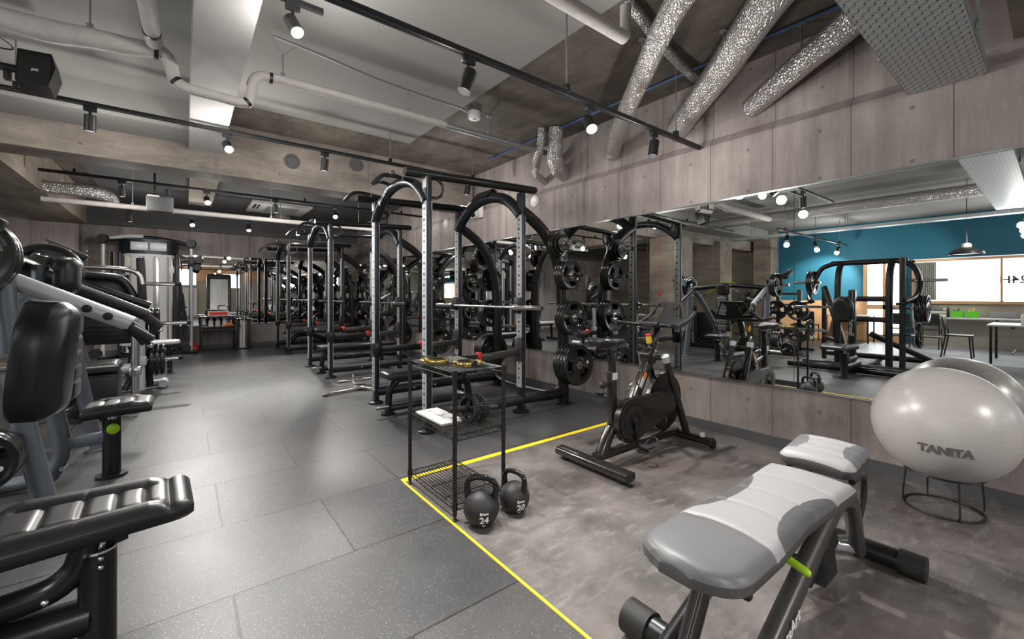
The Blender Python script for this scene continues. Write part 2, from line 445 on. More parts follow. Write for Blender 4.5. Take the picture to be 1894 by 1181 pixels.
def spot_light(loc, target, power, size=75, blend=.6, col=(1, .965, .92), r=.03, parent=None):
    ld = bpy.data.lights.new('spot_beam', 'SPOT'); ld.energy = power; ld.spot_size = math.radians(size); ld.spot_blend = blend
    ld.color = col; ld.shadow_soft_size = r
    o = bpy.data.objects.new('spot_beam', ld); COL.objects.link(o)
    o.location = loc; d = V3(target)-V3(loc); o.rotation_euler = d.to_track_quat('-Z', 'Y').to_euler()
    return o

# ================================================================== LIGHT: track spotlights (head, its own beam, added fill point)
def track_head(loc, target, label, power=0, size=74, group=None):
    """loc = point on the underside of the track; head hangs below and points at target"""
    x, y, z = loc
    t = thing('track_spotlight', label, 'spotlight', (x, y, z), group)
    b = MB(); b.box((x, y, z-.022), (.085, .034, .044), .006); obj('adapter', b, 'black', t)
    b = MB(); b.cyl((x, y, z-.04), (x, y, z-.10), .010, n=10); obj('stem', b, 'black', t)
    d = (V3(target)-V3((x, y, z-.13))).normalized()
    c = V3((x, y, z-.125)); p0 = c-d*.05; p1 = c+d*.085
    glow = label.startswith('glowing')
    rec = .004 if glow else .05
    b = MB(); b.tube([p0, p0+d*.006, p1-d*.002, p1], [.034, .039, .039, .037], 20, 1, cap=False)
    b.tube([p1, p1-d*rec], [.037, .033], 20, 1, cap=False); b.tube([p0, p0-d*.002], [.034, .001], 20, 1); obj('lamp_body', b, 'black', t)
    b = MB(); b.tube([p1-d*(rec+.006), p1-d*(rec-.006)], [.032, .032], 20, 1); obj('lamp_face', b, 'lamp_on' if glow else 'lamp_dim', t)
    if power:
        L = spot_light(p1+d*.02, p1+d*2, power, size); L.parent = t; L.location = p1+d*.02-V3((x, y, z))
        pd = bpy.data.lights.new('fill_point', 'POINT'); pd.energy = power*FILL*(.45 if glow else 1); pd.color = (1, .965, .93); pd.shadow_soft_size = .05  # added point light at each head, brightens ceiling and walls outside the beam
        P_ = bpy.data.objects.new('fill_point', pd); COL.objects.link(P_); P_.parent = t; P_.location = p1+d*.09-V3((x, y, z))
    return t
def track(name, y, z, x0, x1, label, rods=(), zc=3.3):
    t = thing('lighting_track', label, 'lighting track', ((x0+x1)/2, y, z))
    b = MB(); b.box(((x0+x1)/2, y, z+.018), (x1-x0, .036, .036), .004); b.box(((x0+x1)/2, y, z-.001), (x1-x0, .012, .004)); obj('rail', b, 'black', t)
    for xr in rods:
        b = MB(); b.cyl((xr, y, z+.03), (xr, y, zc), .006, n=8); r = obj('hanger_rod', b, 'conduit', t)
        b = MB(); b.box((xr, y, z+.05), (.03, .046, .06), .004); obj('clamp', b, 'black', r)
    return t
PW = 78; FILL = .13
track('t', 2.08, 2.62, .1, 3.83, 'long black lighting track nearest the camera, ending at the right concrete wall', (2.08, 3.43))
track('t', 5.05, 2.86, -3.2, 3.6, 'black lighting track hung just in front of the deep concrete beam', (-1.05, 2.01, 3.2))
track('t', 7.75, 2.80, -1.43, 3.75, 'black lighting track just behind the deep concrete beam', (-1.11, 1.6, 3.3))
track('t', 10.0, 2.76, -1.3, 3.4, 'black lighting track farthest from the camera, near the back wall', (-.2, 1.6))
track('t', 2.95, 3.08, -1.5, .72, 'short black lighting track overhead above the wide aisle', (-1, .3))
# track 1
track_head((1.29, 2.08, 2.62), (.55, 2.3, 0), 'black track spotlight tilted left in front of the grey ceiling panel', PW*.6)
track_head((2.31, 2.08, 2.62), (1.35, .35, 0), 'glowing track spotlight on the nearest track, between the dark heads', PW*.9)
track_head((3.10, 2.08, 2.62), (2.75, 2.2, 0), 'black track spotlight at the wall end of the nearest track', PW*.6)
# track 2
track_head((-.63, 5.05, 2.86), (-.75, 5.6, 0), 'black track spotlight at the left end in front of the beam', PW*.7)
track_head((.34, 5.05, 2.86), (.85, 2.0, .3), 'glowing track spotlight hung before the beam and light grey soffit', PW*1.25)
track_head((1.25, 5.05, 2.86), (1.1, 5.5, 0), 'black track spotlight between the two round holes in the beam', PW*.7)
track_head((3.12, 5.05, 2.86), (2.8, 5.4, 0), 'black track spotlight seen under the nearest rack top bar', PW*.7)
# lamp near the top edge
track_head((.54, 2.95, 3.08), (1.35, 1.1, 0), 'glowing track spotlight high above the aisle, biggest of the lit lamps', PW*1.7)
# track 3
track_head((-.66, 7.75, 2.80), (-.6, 8.2, 0), 'black track spotlight beside the projector behind the beam', PW*.6)
track_head((.27, 7.75, 2.80), (.7, 4.6, 0), 'glowing track spotlight behind the beam, left of the ceiling air conditioner', PW*1.15)
track_head((1.17, 7.75, 2.80), (1.5, 8.2, 0), 'black track spotlight in front of the white ceiling air conditioner', PW*.6)
track_head((2.09, 7.75, 2.80), (1.5, 5.0, 0), 'glowing track spotlight just above the middle rack front post', PW*.9)
track_head((3.0, 7.75, 2.80), (2.8, 8.1, 0), 'black track spotlight behind the nearest rack front post', PW*.6)
# track 4
track_head((-.75, 10.0, 2.76), (-.7, 10.3, 0), 'black track spotlight over the cable machine', PW*.6)
track_head((.12, 10.0, 2.76), (.5, 7.5, 0), 'glowing track spotlight on the farthest track, above the cable machine', PW)
track_head((1.03, 10.0, 2.76), (1.1, 8.6, 0), 'glowing track spotlight on the farthest track, above the steel bin', PW)
track_head((1.93, 10.0, 2.76), (1.7, 8.6, 0), 'glowing track spotlight on the farthest track, above the farthest rack', PW)
# lounge side, seen in the mirror
track('t', .3, 2.62, -6.4, -2.2, 'black lighting track over the lounge, seen in the mirror', (-5.6, -4, -2.6))
for i, (x, tg) in enumerate(((-2.6, (-1.9, 1.7, 0)), (-4.0, (-6.0, 2.6, .9)), (-5.6, (-7.1, 4.0, 1.8)))):
    track_head((x, .3, 2.62), tg, ('track spotlight on the lounge track, aimed back toward the machines', 'middle track spotlight on the lounge track, aimed at the desk', 'track spotlight on the lounge track nearest the teal wall')[i], PW*.8)
track('t', 3.6, 2.62, -6.6, -2.0, 'black lighting track along the teal wall side, seen in the mirror', (-6, -4.2, -2.4))
for i, (x, tg) in enumerate(((-2.5, (-1.4, 3.4, 0)), (-4.2, (-3.2, 2.8, 0)), (-5.9, (-7.2, 4.3, 1.5)))):
    track_head((x, 3.6, 2.62), tg, ('track spotlight above the plate loaded machines, seen in the mirror', 'track spotlight above the plate tree, seen in the mirror', 'track spotlight washing the teal wall, seen in the mirror')[i], PW*(.7, .8, 1.8)[i])
track('t', 8.3, 2.72, -6.6, -2.6, 'black lighting track in the far left bay, seen in the mirror', (-6, -3.2))
for i, (x, tg) in enumerate(((-3.3, (-3.0, 9.8, 1.0)), (-5.4, (-5.0, 7.6, 0)))):
    track_head((x, 8.3, 2.72), tg, ('glowing track spotlight in the far left bay, nearer the column', 'glowing track spotlight in the far left bay, nearer the left wall')[i], PW)
track('t', -2.6, 2.62, -3.5, 3.6, 'added black fill lighting track behind the camera', (-2.4, 0, 2.4))  # unseen track and its heads, added to fill the room with light
for i, (x, tg) in enumerate(((-2.2, (-1.2, -1.2, 0)), (-.4, (.2, -.8, 0)), (1.3, (1.4, -.6, 0)), (2.9, (2.9, -.2, 0)))):
    track_head((x, -2.6, 2.62), tg, 'glowing fill spotlight, '+('leftmost', 'second from left', 'third from left', 'rightmost')[i]+' on the added track behind the camera', PW*1.05)

# ================================================================== SETTING
XW = 3.87
b = MB(); b.box((-1.6, 3.2, -.06), (11.2, 18.6, .12)); structure('floor', b, 'rubber_floor')
b = MB(); b.box(((1.175+3.87)/2, (-6+2.70)/2, .0015), (3.87-1.175, 8.70, .003)); structure('floor_vinyl', b, 'vinyl_floor')
b = MB(); b.box((-5.5, -1.4, .0015), (3.4, 9.2, .003)); structure('floor_lounge', b, 'lounge_floor')
b = MB(); b.box((2.515, 2.724, .0025), (2.70, .05, .005)); single('floor_tape', b, 'tape', 'yellow floor tape line running across to the concrete wall', 'tape')
b = MB(); b.box((1.168, -1.65, .0025), (.013, 8.70, .005)); single('floor_tape', b, 'tape', 'thin yellow floor tape line running toward the camera along the vinyl edge', 'tape')
# right wall: thick lower part, splayed ledge, recessed upper part
b = MB(); b.prism([(0, 0), (0, 2.64), (.06, 2.72), (.06, 3.3), (.3, 3.3), (.3, 0)], (XW, 3.2, 0), (1, 0, 0), (0, 0, 1), 18.6); structure('wall_right', b, 'concrete_wall', 10)
b = MB(); b.box((-1.6, 12.5, 1.375), (11.2, .2, 2.75)); structure('wall_back', b, 'concrete_back')
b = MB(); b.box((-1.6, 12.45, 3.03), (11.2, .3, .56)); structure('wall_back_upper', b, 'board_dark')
b = MB(); b.box((-2.35, 12.2, 1.65), (1.36, .4, 3.3)); structure('wall_back_pilaster', b, 'concrete_back')
b = MB(); b.box((-1.6, -6.1, 1.65), (11.2, .2, 3.3)); structure('wall_front', b, 'mdf')
# left wall: teal above timber wainscot, window band, door, concrete farther back
XL = -7.2
b = MB()
b.box((XL-.1, 4.45, 1.65), (.2, 2.2, 3.3)); b.box((XL-.1, -1.33, 2.75), (.2, 9.36, 1.1)); b.box((XL-.1, 2.43, 1.1), (.2, .12, 2.2)); b.box((XL-.1, -4.4, 1.65), (.2, 3.2, 1.1))
structure('wall_left', b, 'teal')
b = MB(); b.box((XL-.1, 9.0, 1.65), (.2, 6.9, 3.3)); b.box((XL+.3, 5.75, 1.65), (.6, .5, 3.3)); structure('wall_left_concrete', b, 'concrete_side')
b = MB(); b.box((XL-.1, -.2, .55), (.2, 5.14, 1.1)); structure('wall_left_low', b, 'mdf')
b = MB(); b.box((XL+.02, 4.42, .56), (.04, 2.14, 1.12)); structure('trim_1', b, 'wood')
w = thing('window_1', 'wide bright window with pale curtains in the teal wall, seen in the mirror', 'window', (XL, 0, 1.1)); w['kind'] = 'structure'
b = MB()
for (yc, zc, sy, sz) in ((-.2, 2.14, 5.14, .06), (-.2, 1.09, 5.14, .07), (2.34, 1.61, .06, 1.1), (.85, 1.61, .035, 1.0), (-1.1, 1.61, .035, 1.0)): b.box((XL+.02, yc, zc), (.12, sy, sz))
obj('window_frame', b, 'wood', w)
b = MB(); b.box((XL-.06, -.2, 1.61), (.02, 5.0, 1.0)); obj('window_pane', b, 'window_glow', w)
for body, yy in (('24H', .68),):
    tm = text_mb(body, .25, flat((XL-.045, yy, 1.62), (0, 1, 0), (0, 0, 1)), .002, .004); obj('window_lettering', tm, 'black', w)
for i, yc in enumerate((2.12, -.2)):
    b = MB(); n = 60
    for side in (0, 1):
        pass
    out = [(XL+.09+.022*math.sin(q*1.15), yc+.20-.40*q/n if i == 0 else yc+.1-.2*q/n) for q in range(n+1)]
    vs = [(x, y, z) for z in (2.1, 1.15) for x, y in out]; vs += [(x-.006, y, z) for z in (2.1, 1.15) for x, y in out]
    K = n+1; fs = [(q, q+1, K+q+1, K+q) for q in range(n)]+[(2*K+q+1, 2*K+q, 3*K+q, 3*K+q+1) for q in range(n)]+[(0, K, 3*K, 2*K), (n, 2*K+n, 3*K+n, K+n)]
    b.add(vs, fs); single('curtain', b, 'curtain', ('grey curtain gathered at the door end of the bright window', 'narrow grey curtain hanging inside the bright window, farther from the door')[i], 'curtain', sharp=80)
d = thing('door_1', 'timber framed glass door beside the teal wall, seen in the mirror', 'door', (XL, 2.93, 0)); d['kind'] = 'structure'
b = MB(); b.box((XL-.02, 2.54, 1.1), (.14, .09, 2.2)); b.box((XL-.02, 3.32, 1.1), (.14, .09, 2.2)); b.box((XL-.02, 2.93, 2.16), (.14, .84, .09)); b.box((XL-.02, 2.93, .95), (.06, .75, .12)); b.box((XL-.02, 2.93, .1), (.06, .75, .2)); b.box((XL-.02, 2.93, 1.1), (.06, .06, 2.1)); obj('door_frame', b, 'wood', d)
b = MB(); b.box((XL-.08, 2.93, 1.1), (.02, .8, 2.1)); obj('door_glass', b, 'window_glow', d)

# ceiling
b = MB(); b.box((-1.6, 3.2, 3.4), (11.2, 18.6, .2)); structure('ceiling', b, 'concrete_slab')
b = MB(); b.box((-3.6, 2.3, 3.285), (7.3, 6.6, .03)); structure('ceiling_panel_left', b, 'board_grey')
b = MB(); b.box((1.36, 2.1, 3.285), (2.02, 6.4, .03)); structure('ceiling_panel_right', b, 'board_grey')
b = MB(); b.box((.20, 2.55, 3.115), (.31, 7.1, .37)); structure('ceiling_soffit', b, 'board_light')
b = MB(); b.box((-3.6, 5.83, 3.14), (7.3, .54, .32)); structure('ceiling_bulkhead', b, 'board_grey')
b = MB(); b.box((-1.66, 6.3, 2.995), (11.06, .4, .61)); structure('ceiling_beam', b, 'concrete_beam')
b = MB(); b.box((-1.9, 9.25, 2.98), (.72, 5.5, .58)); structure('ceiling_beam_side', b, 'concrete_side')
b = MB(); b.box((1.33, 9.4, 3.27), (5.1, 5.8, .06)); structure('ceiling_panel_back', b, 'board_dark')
b = MB(); b.box((.25, 8.4, 3.14), (.36, 3.8, .24)); structure('ceiling_soffit_back', b, 'concrete_side')
b = MB(); b.box((-1.66, -.10, 3.03), (11.06, .55, .54)); structure('ceiling_beam_near', b, 'concrete_beam')
b = MB(); b.box((-4.7, 6.3, 1.4), (.7, .7, 2.8)); structure('column_2', b, 'concrete_side')
b = MB(); b.box((-1.95, 6.0, 1.35), (.8, .7, 2.7), .01); structure('column_1', b, 'concrete_side')
# skirting
b = MB(); b.box((XW-.006, 3.2, .045), (.012, 18.4, .09)); structure('baseboard_right', b, 'skirt')
b = MB(); b.box((1.1, 12.394, .045), (5.5, .012, .09)); structure('baseboard_back', b, 'skirt')

# mirrors: one thing per glass panel
ye = [-2.77+1.36*i for i in range(12)]
for i in range(11):
    y0, y1 = ye[i]+.002, ye[i+1]-.002
    if y1 > 12.39: y1 = 12.385
    b = MB(); b.box((XW-.004, (y0+y1)/2, 1.3125), (.008, y1-y0, 1.595))
    nm = ('out of frame on the right, nearest the camera', 'just out of frame on the right', 'at the right edge above the exercise ball', 'behind the exercise bike handlebar', 'behind the plates of the nearest rack', 'between the two plate stacks of the nearest rack', 'just behind the nearest rack', 'beside the middle rack', 'between the middle and farthest racks', 'beside the farthest rack', 'in the far right corner')[i]
    single('wall_mirror', b, 'mirror', 'mirror panel on the right wall, '+nm, 'mirror', 'mirror panels on the right wall')
for i in range(6):
    x0 = -1.62+i*.9; x1 = min(x0+.896, 3.84)
    b = MB(); b.box(((x0+x1)/2, 12.396, 1.38), (x1-x0, .008, 1.64))
    nm = ('leftmost, behind the left column of the cable machine', 'behind the cable machine tower', 'behind the small black side table', 'behind the steel bin', 'behind the farthest rack front posts', 'rightmost, in the far right corner')[i]
    single('wall_mirror', b, 'mirror', 'mirror panel on the back wall, '+nm, 'mirror', 'mirror panels on the back wall')
b = MB(); b.box((XW-.007, 4.7, .507), (.014, 14.9, .012)); b.box((XW-.007, 4.7, 2.117), (.014, 14.9, .012)); structure('trim_2', b, 'mirror_edge')
b = MB(); b.box((1.1, 12.392, .552), (5.46, .014, .014)); structure('trim_3', b, 'mirror_edge')

# ================================================================== CEILING SERVICES
def pipe(name, pts, r, mat, label, cat, n=14, sub=6, rods=(), straps=(), zc=3.3, asp=1.0, strapmat='black'):
    p0 = pts[len(pts)//2]
    t = thing(name, label, cat, p0)
    b = MB(); b.tube(pts, r, n, sub); obj('pipe_run', b, mat, t)
    for p in rods:
        b = MB(); b.cyl(p, (p[0], p[1], zc), .006, n=8); b.cyl((p[0], p[1], zc-.01), (p[0], p[1], zc), .03, n=10); b.cyl((p[0], p[1], p[2]), (p[0], p[1], p[2]+.04), .018, n=8); obj('hanger_rod', b, 'conduit', t)
    for p, ax, rr in straps:
        b = MB(); a = V3(ax).normalized()*.012; b.cyl(V3(p)-a, V3(p)+a, rr, n=18); obj('strap', b, strapmat, t)
    return t
zA = 3.05
pipe('insulated_pipe', [(-2.6, 4.0, 2.97), (-1.2, 4.0, 2.97), (-.9, 4.0, 2.965), (-.7, 4.0, 2.96), (-.5, 4.0, 2.985), (-.3, 4.0, 3.0), (-.17, 4.0, 3.02), (-.11, 4.0, 3.01), (-.075, 4.0, 2.95), (-.06, 4.0, 2.87), (-.03, 4.0, 2.82), (.05, 4.0, 2.80), (.2, 4.0, 2.795), (.36, 4.0, 2.79), (.42, 4.0, 2.82), (.435, 4.0, 2.90), (.44, 4.0, 2.97), (.48, 4.0, 3.03), (.55, 4.0, zA), (.8, 4.0, zA+.01), (1.8, 4.0, zA+.015), (2.2, 4.0, zA+.015)],
     [.068, .066, .064, .074, .066, .06, .052, .043, .042, .042, .042, .038, .038, .038, .038, .04, .04, .04, .04, .038, .036, .036], 'wrap', 'white wrapped pipe crossing the ceiling and dipping under the light grey soffit', 'pipe', rods=((-.5, 4.0, 3.04), (.66, 4.0, 3.08), (1.78, 4.0, 3.09)),
     straps=(((-.155, 4.0, 3.015), (1, 0, 0), .053), ((-.045, 4.0, 2.835), (1, 0, -1), .044), ((.40, 4.0, 2.80), (1, 0, 1), .042), ((.57, 4.0, zA), (1, 0, 0), .043)))
pipe('grey_pipe', [(2.2, 4.0, 3.06), (2.8, 4.0, 3.06), (3.45, 4.0, 3.06), (3.92, 4.0, 3.06)], .032, 'conduit', 'bare grey pipe continuing the white wrapped pipe to the right wall', 'pipe', rods=((2.75, 4.0, 3.09),))
pipe('insulated_pipe', [(-.19, 2.0, 3.02), (-.185, 2.6, 3.02), (-.18, 3.2, 3.02), (-.17, 3.7, 3.03), (-.165, 3.9, 3.03)], [.05, .05, .048, .048, .05], 'wrap', 'white wrapped branch pipe running overhead into the long wrapped pipe', 'pipe', straps=(((-.18, 3.2, 3.02), (0, 1, 0), .052), ((-.17, 3.75, 3.03), (0, 1, 0), .052)))
pipe('insulated_pipe', [(.5, 1.78, 2.98), (1.0, 1.78, 2.98), (1.7, 1.78, 2.97), (2.25, 1.78, 2.965), (2.31, 1.78, 2.97), (2.325, 1.78, 3.02), (2.33, 1.78, 3.12), (2.33, 1.78, 3.18)], [.045, .045, .044, .042, .04, .036, .036, .036], 'wrap', 'white wrapped pipe ending in an upturned elbow beside the foil ducts', 'pipe')
pipe('foil_duct', [(2.39, 1.80, 3.23), (2.6, 1.84, 3.235), (2.9, 1.92, 3.235), (3.3, 1.98, 3.22), (3.6, 2.0, 3.19)], .040, 'foil', 'thin foil wrapped pipe passing behind the big foil ducts', 'duct')
pipe('conduit', [(3.62, .35, 3.27), (3.6, 2.4, 3.27), (3.58, 5.2, 3.27)], .012, 'blue_pipe', 'thin blue conduit running along the concrete ceiling', 'conduit', n=8, sub=2)
pipe('foil_duct', [(2.35, 1.0, 3.22), (2.45, 1.46, 3.1), (2.95, 2.1, 3.02), (3.5, 2.75, 2.95), (3.89, 3.15, 2.87)], [.085, .085, .082, .08, .08], 'foil', 'foil wrapped duct sloping to the wall, farthest of the three', 'duct', 16, rods=((2.9, 2.05, 3.08),))
pipe('foil_duct', [(2.70, .75, 3.2), (2.9, 1.12, 3.1), (3.3, 1.6, 3.02), (3.65, 2.05, 2.95), (3.92, 2.38, 2.89)], [.12, .12, .115, .11, .105], 'foil', 'thickest foil wrapped duct, middle of the three sloping to the wall', 'duct', 16, rods=((3.3, 1.6, 3.1),))
pipe('foil_duct', [(3.25, .45, 3.2), (3.52, .85, 3.08), (3.68, 1.2, 3.0), (3.92, 1.66, 2.89)], [.105, .1, .095, .09], 'foil', 'foil wrapped duct sloping to the wall beside the perforated tray', 'duct', 16, rods=((3.68, 1.2, 3.07),))
pipe('foil_duct', [(3.60, 3.78, 3.3), (3.61, 3.8, 3.15), (3.62, 3.82, 3.02), (3.64, 3.84, 2.93), (3.75, 3.9, 2.86), (3.935, 3.97, 2.825)], [.09, .09, .092, .105, .10, .09], 'foil', 'short foil elbow duct dropping from the ceiling into the wall', 'duct', 16)
pipe('foil_duct', [(3.47, 3.9, 3.3), (3.48, 3.92, 3.15), (3.50, 3.98, 3.05), (3.58, 4.12, 3.0), (3.66, 4.22, 2.95), (3.68, 4.25, 2.86), (3.935, 4.34, 2.81)], [.05, .05, .055, .055, .055, .045, .045], 'foil', 'slim foil elbow pipe beside the larger foil elbow duct', 'duct', 12)
pipe('foil_duct', [(-1.62, 8.6, 2.76), (-1.4, 8.6, 2.76), (-1.15, 8.6, 2.76), (-1.0, 8.62, 2.75), (-.88, 8.66, 2.72), (-.84, 8.7, 2.64)], [.09, .09, .09, .09, .085, .08], 'foil', 'foil duct elbow coming out of the side beam behind the deep beam', 'duct', 14)
pipe('grey_pipe', [(-1.52, 8.4, 2.56), (0, 8.4, 2.565), (3.0, 8.4, 2.575)], .038, 'wrap', 'long pale pipe running under the dark ceiling in front of the back wall', 'pipe', sub=2, rods=((-.6, 8.4, 2.59), (1.2, 8.4, 2.6), (2.7, 8.4, 2.6)))
# round sleeves in the beam
for i, (x, z) in enumerate(((1.11, 2.99), (1.93, 3.10))):
    b = MB(); b.lathe([(.072, .0), (.095, .0), (.095, .012), (.072, .012)], (x, 6.1, z), (0, -1, 0), 24, capends=False); b.lathe([(.0, .002), (.073, .004)], (x, 6.1, z), (0, -1, 0), 24)
    single('pipe_sleeve', b, ['board_dark', 'board_dark'][i], ('round dark sleeve hole in the beam face, left one', 'round dark sleeve hole in the beam face, hidden partly by the track')[i], 'vent')
# smoke detector
t = thing('smoke_detector', 'round white smoke detector where the grey panel meets bare concrete', 'smoke detector', (2.56, 4.0, 3.3))
b = MB(); b.lathe([(.065, 0), (.07, -.01), (.07, -.075), (.06, -.085), (.0, -.087)], (2.56, 4.0, 3.3), (0, 0, 1), 24); obj('body', b, 'white', t)
b = MB(); b.lathe([(.02, -.08), (.02, -.095), (.0, -.095)], (2.56, 4.0, 3.3), (0, 0, 1), 12); obj('sensor', b, 'conduit', t)
b = MB(); b.tube([(2.52, 4.0, 3.26), (2.3, 3.95, 3.265), (1.95, 3.95, 3.26), (1.4, 3.9, 3.262), (.9, 3.8, 3.263), (.55, 3.75, 3.265)], .006, 6, 5)
single('ceiling_cable', b, 'conduit', 'thin grey cable sagging along the ceiling panel to the smoke detector', 'cable')
# perforated cable tray
tx0, tx1, ty0, ty1, tz = -2.4, 3.86, .275, .635, 2.6
t = thing('cable_tray', 'wide perforated galvanised cable tray hanging over the right wall top', 'cable tray', ((tx0+tx1)/2, (ty0+ty1)/2, tz))
k = N('perforated_tray_steel'); o = k.obj(); X = k.xyz(o)
def slots(ox, oy, lx, ly, px_, py_):
    fx = k.math('SUBTRACT', k.math('FRACT', k.math('ADD', k.math('DIVIDE', k.math('ADD', X[0], ox), px_), .5)), .5)
    fy = k.math('SUBTRACT', k.math('FRACT', k.math('ADD', k.math('DIVIDE', k.math('ADD', X[1], oy), py_), .5)), .5)
    return k.math('MULTIPLY', k.math('LESS_THAN', k.math('ABSOLUTE', fx), lx/px_/2), k.math('LESS_THAN', k.math('ABSOLUTE', fy), ly/py_/2))
row = .066
m = slots(0, 0, .005, .032, row, .06)
m = k.math('MAXIMUM', m, slots(.033, .03, .005, .032, row, .06))
m = k.math('MAXIMUM', m, slots(.0165, .016, .012, .009, row, .06))
m = k.math('MAXIMUM', m, slots(.0495, .046, .012, .009, row, .06))
k.bump(k.math('MULTIPLY', m, -1), .4, .004)
M['tray'] = k.out(Base_Color=k.mix(m, (.62, .65, .65), (.03, .03, .03)), Metallic=k.math('MULTIPLY', k.math('SUBTRACT', 1, m), .25), Roughness=.45)
b = MB(); b.box(((tx0+tx1)/2, (ty0+ty1)/2, tz+.001), (tx1-tx0, ty1-ty0, .002)); obj('perforated_base', b, 'tray', t)
for yy in (ty0, ty1):
    b = MB(); b.box(((tx0+tx1)/2, yy, tz+.03), (tx1-tx0, .003, .06)); b.box(((tx0+tx1)/2, yy+(.006 if yy == ty0 else -.006), tz+.06), (tx1-tx0, .015, .003)); obj('side_flange', b, 'galv', t)
for xr in (-1.8, -.4, 1.0, 2.1, 3.2):
    b = MB()
    for yy in (ty0-.012, ty1+.012): b.cyl((xr, yy, tz+.02), (xr, yy, 3.3), .006, n=8); b.box((xr, yy, tz+.035), (.03, .014, .05), .003)
    obj('hanger', b, 'conduit', t)
# loudspeaker on the ceiling at left
sx, sy, sz = -.845, 4.6, 2.88
t = thing('loudspeaker', 'black loudspeaker on a bracket under the ceiling, top left', 'speaker', (sx, sy, 2.75))
b = MB(); b.prism([(-.09, -.13), (.075, -.13), (.105, .02), (.08, .13), (-.09, .12)], (sx, sy, sz), (1, -.05, 0), (0, .25, 1), .17); obj('cabinet', b, 'black', t)
b = MB(); b.prism([(-.085, -.12), (.07, -.12), (.075, .12), (-.085, .11)], (sx+.002, sy-.088, sz-.003), (1, -.05, 0), (0, .25, 1), .012); obj('grille', b, 'rubber', t)
obj('badge', text_mb('JVC', .022, flat((sx, sy-.098, sz-.01), (1, -.05, 0), (0, .1, 1)), .001, .001), 'decal', t)
b = MB(); b.bar((sx-.09, sy, sz), (sx-.26, sy, sz), .05, .045, .006); b.box((sx-.24, sy, sz+.01), (.05, .07, .12), .006); b.box((sx-.15, sy, sz-.05), (.035, .05, .08), .004); b.cyl((sx-.24, sy, sz+.05), (sx-.24, sy, 3.28), .012, n=8); obj('bracket', b, 'black', t)
b = MB(); b.tube([(sx-.24, sy-.03, 3.1), (sx-.14, sy-.04, 3.04), (sx-.12, sy-.04, 3.0), (sx-.2, sy-.03, 2.99), (sx-.25, sy-.02, 2.95)], .005, 6, 5); obj('cable', b, 'black', t)
# air conditioner cassette
t = thing('air_conditioner', 'white four way ceiling cassette air conditioner behind the beam', 'air conditioner', (1.69, 10.75, 3.18))
b = MB(); b.box((1.69, 10.75, 3.205), (1.15, 1.25, .05), .012); obj('fascia', b, 'white', t)
b = MB()
for i in range(9): b.box((1.74, 10.45+i*.075, 3.177), (.62, .045, .012))
obj('grille', b, 'conduit', t)
for yy in (10.3, 11.2): pass
b = MB(); b.box((1.20, 10.6, 3.178), (.04, .5, .008)); b.box((1.27, 10.6, 3.178), (.03, .5, .008)); obj('outlet', b, 'black', t)
t = thing('ceiling_diffuser', 'round ceiling air diffuser beyond the air conditioner', 'air vent', (2.0, 11.7, 3.2))
b = MB(); [b.lathe([(r_, -.02), (r_+.03, -.035), (r_+.035, -.03), (r_+.005, -.01)], (1.9, 11.7, 3.22), (0, 0, 1), 24, capends=False) for r_ in (.04, .1, .16)]; obj('rings', b, 'cream', t)
b = MB(); b.lathe([(.2, .01), (.2, -.01), (.0, -.01)], (1.9, 11.7, 3.225), (0, 0, 1), 24); obj('body', b, 'board_dark', t)
# wall things on the upper right wall
t = thing('security_camera', 'white security camera on the right wall behind the nearest rack arch', 'camera', (XW, 5.9, 2.6))
b = MB(); b.box((XW-.02, 5.86, 2.62), (.04, .2, .18), .01); obj('mount', b, 'white', t)
b = MB(); b.lathe([(.0, .10), (.06, .09), (.085, .05), (.09, 0)], (XW-.10, 5.9, 2.6), (-.7, -.6, -.3), 20); b.cyl((XW-.10, 5.9, 2.6), (XW-.02, 5.88, 2.62), .06, n=16); obj('housing', b, 'white', t)
b = MB(); b.lathe([(.0, .03), (.04, .02), (.05, 0)], (XW-.165, 5.845, 2.57), (-.7, -.6, -.3), 16); obj('lens', b, 'dark_glass', t)
for i, (yy, zz) in enumerate(((4.48, 2.565), (7.0, 2.6))):
    b = MB(); b.lathe([(.085, 0), (.08, .02), (.055, .035), (.035, .03), (.0, .02)], (XW, yy, zz), (-1, 0, 0), 24)
    single('wall_vent', b, 'white', ('round white vent cap on the wall right of the nearest rack arch', 'round white vent cap on the wall beyond the security camera')[i], 'wall vent')
# projector like box on track 3
t = thing('projector', 'dark hanging projector with a white edge behind the deep beam', 'projector', (-.27, 7.9, 2.5))
b = MB(); b.box((-.27, 7.95, 2.56), (.30, .22, .22), .015); obj('body', b, 'board_dark', t)
b = MB(); b.box((-.34, 7.835, 2.665), (.13, .01, .02)); obj('label_strip', b, 'white', t)
b = MB(); b.bar((-.33, 7.95, 2.66), (-.33, 7.95, 3.25), .03, .03); b.bar((-.2, 7.95, 2.66), (-.2, 7.95, 2.8), .03, .03); obj('bracket', b, 'black', t)

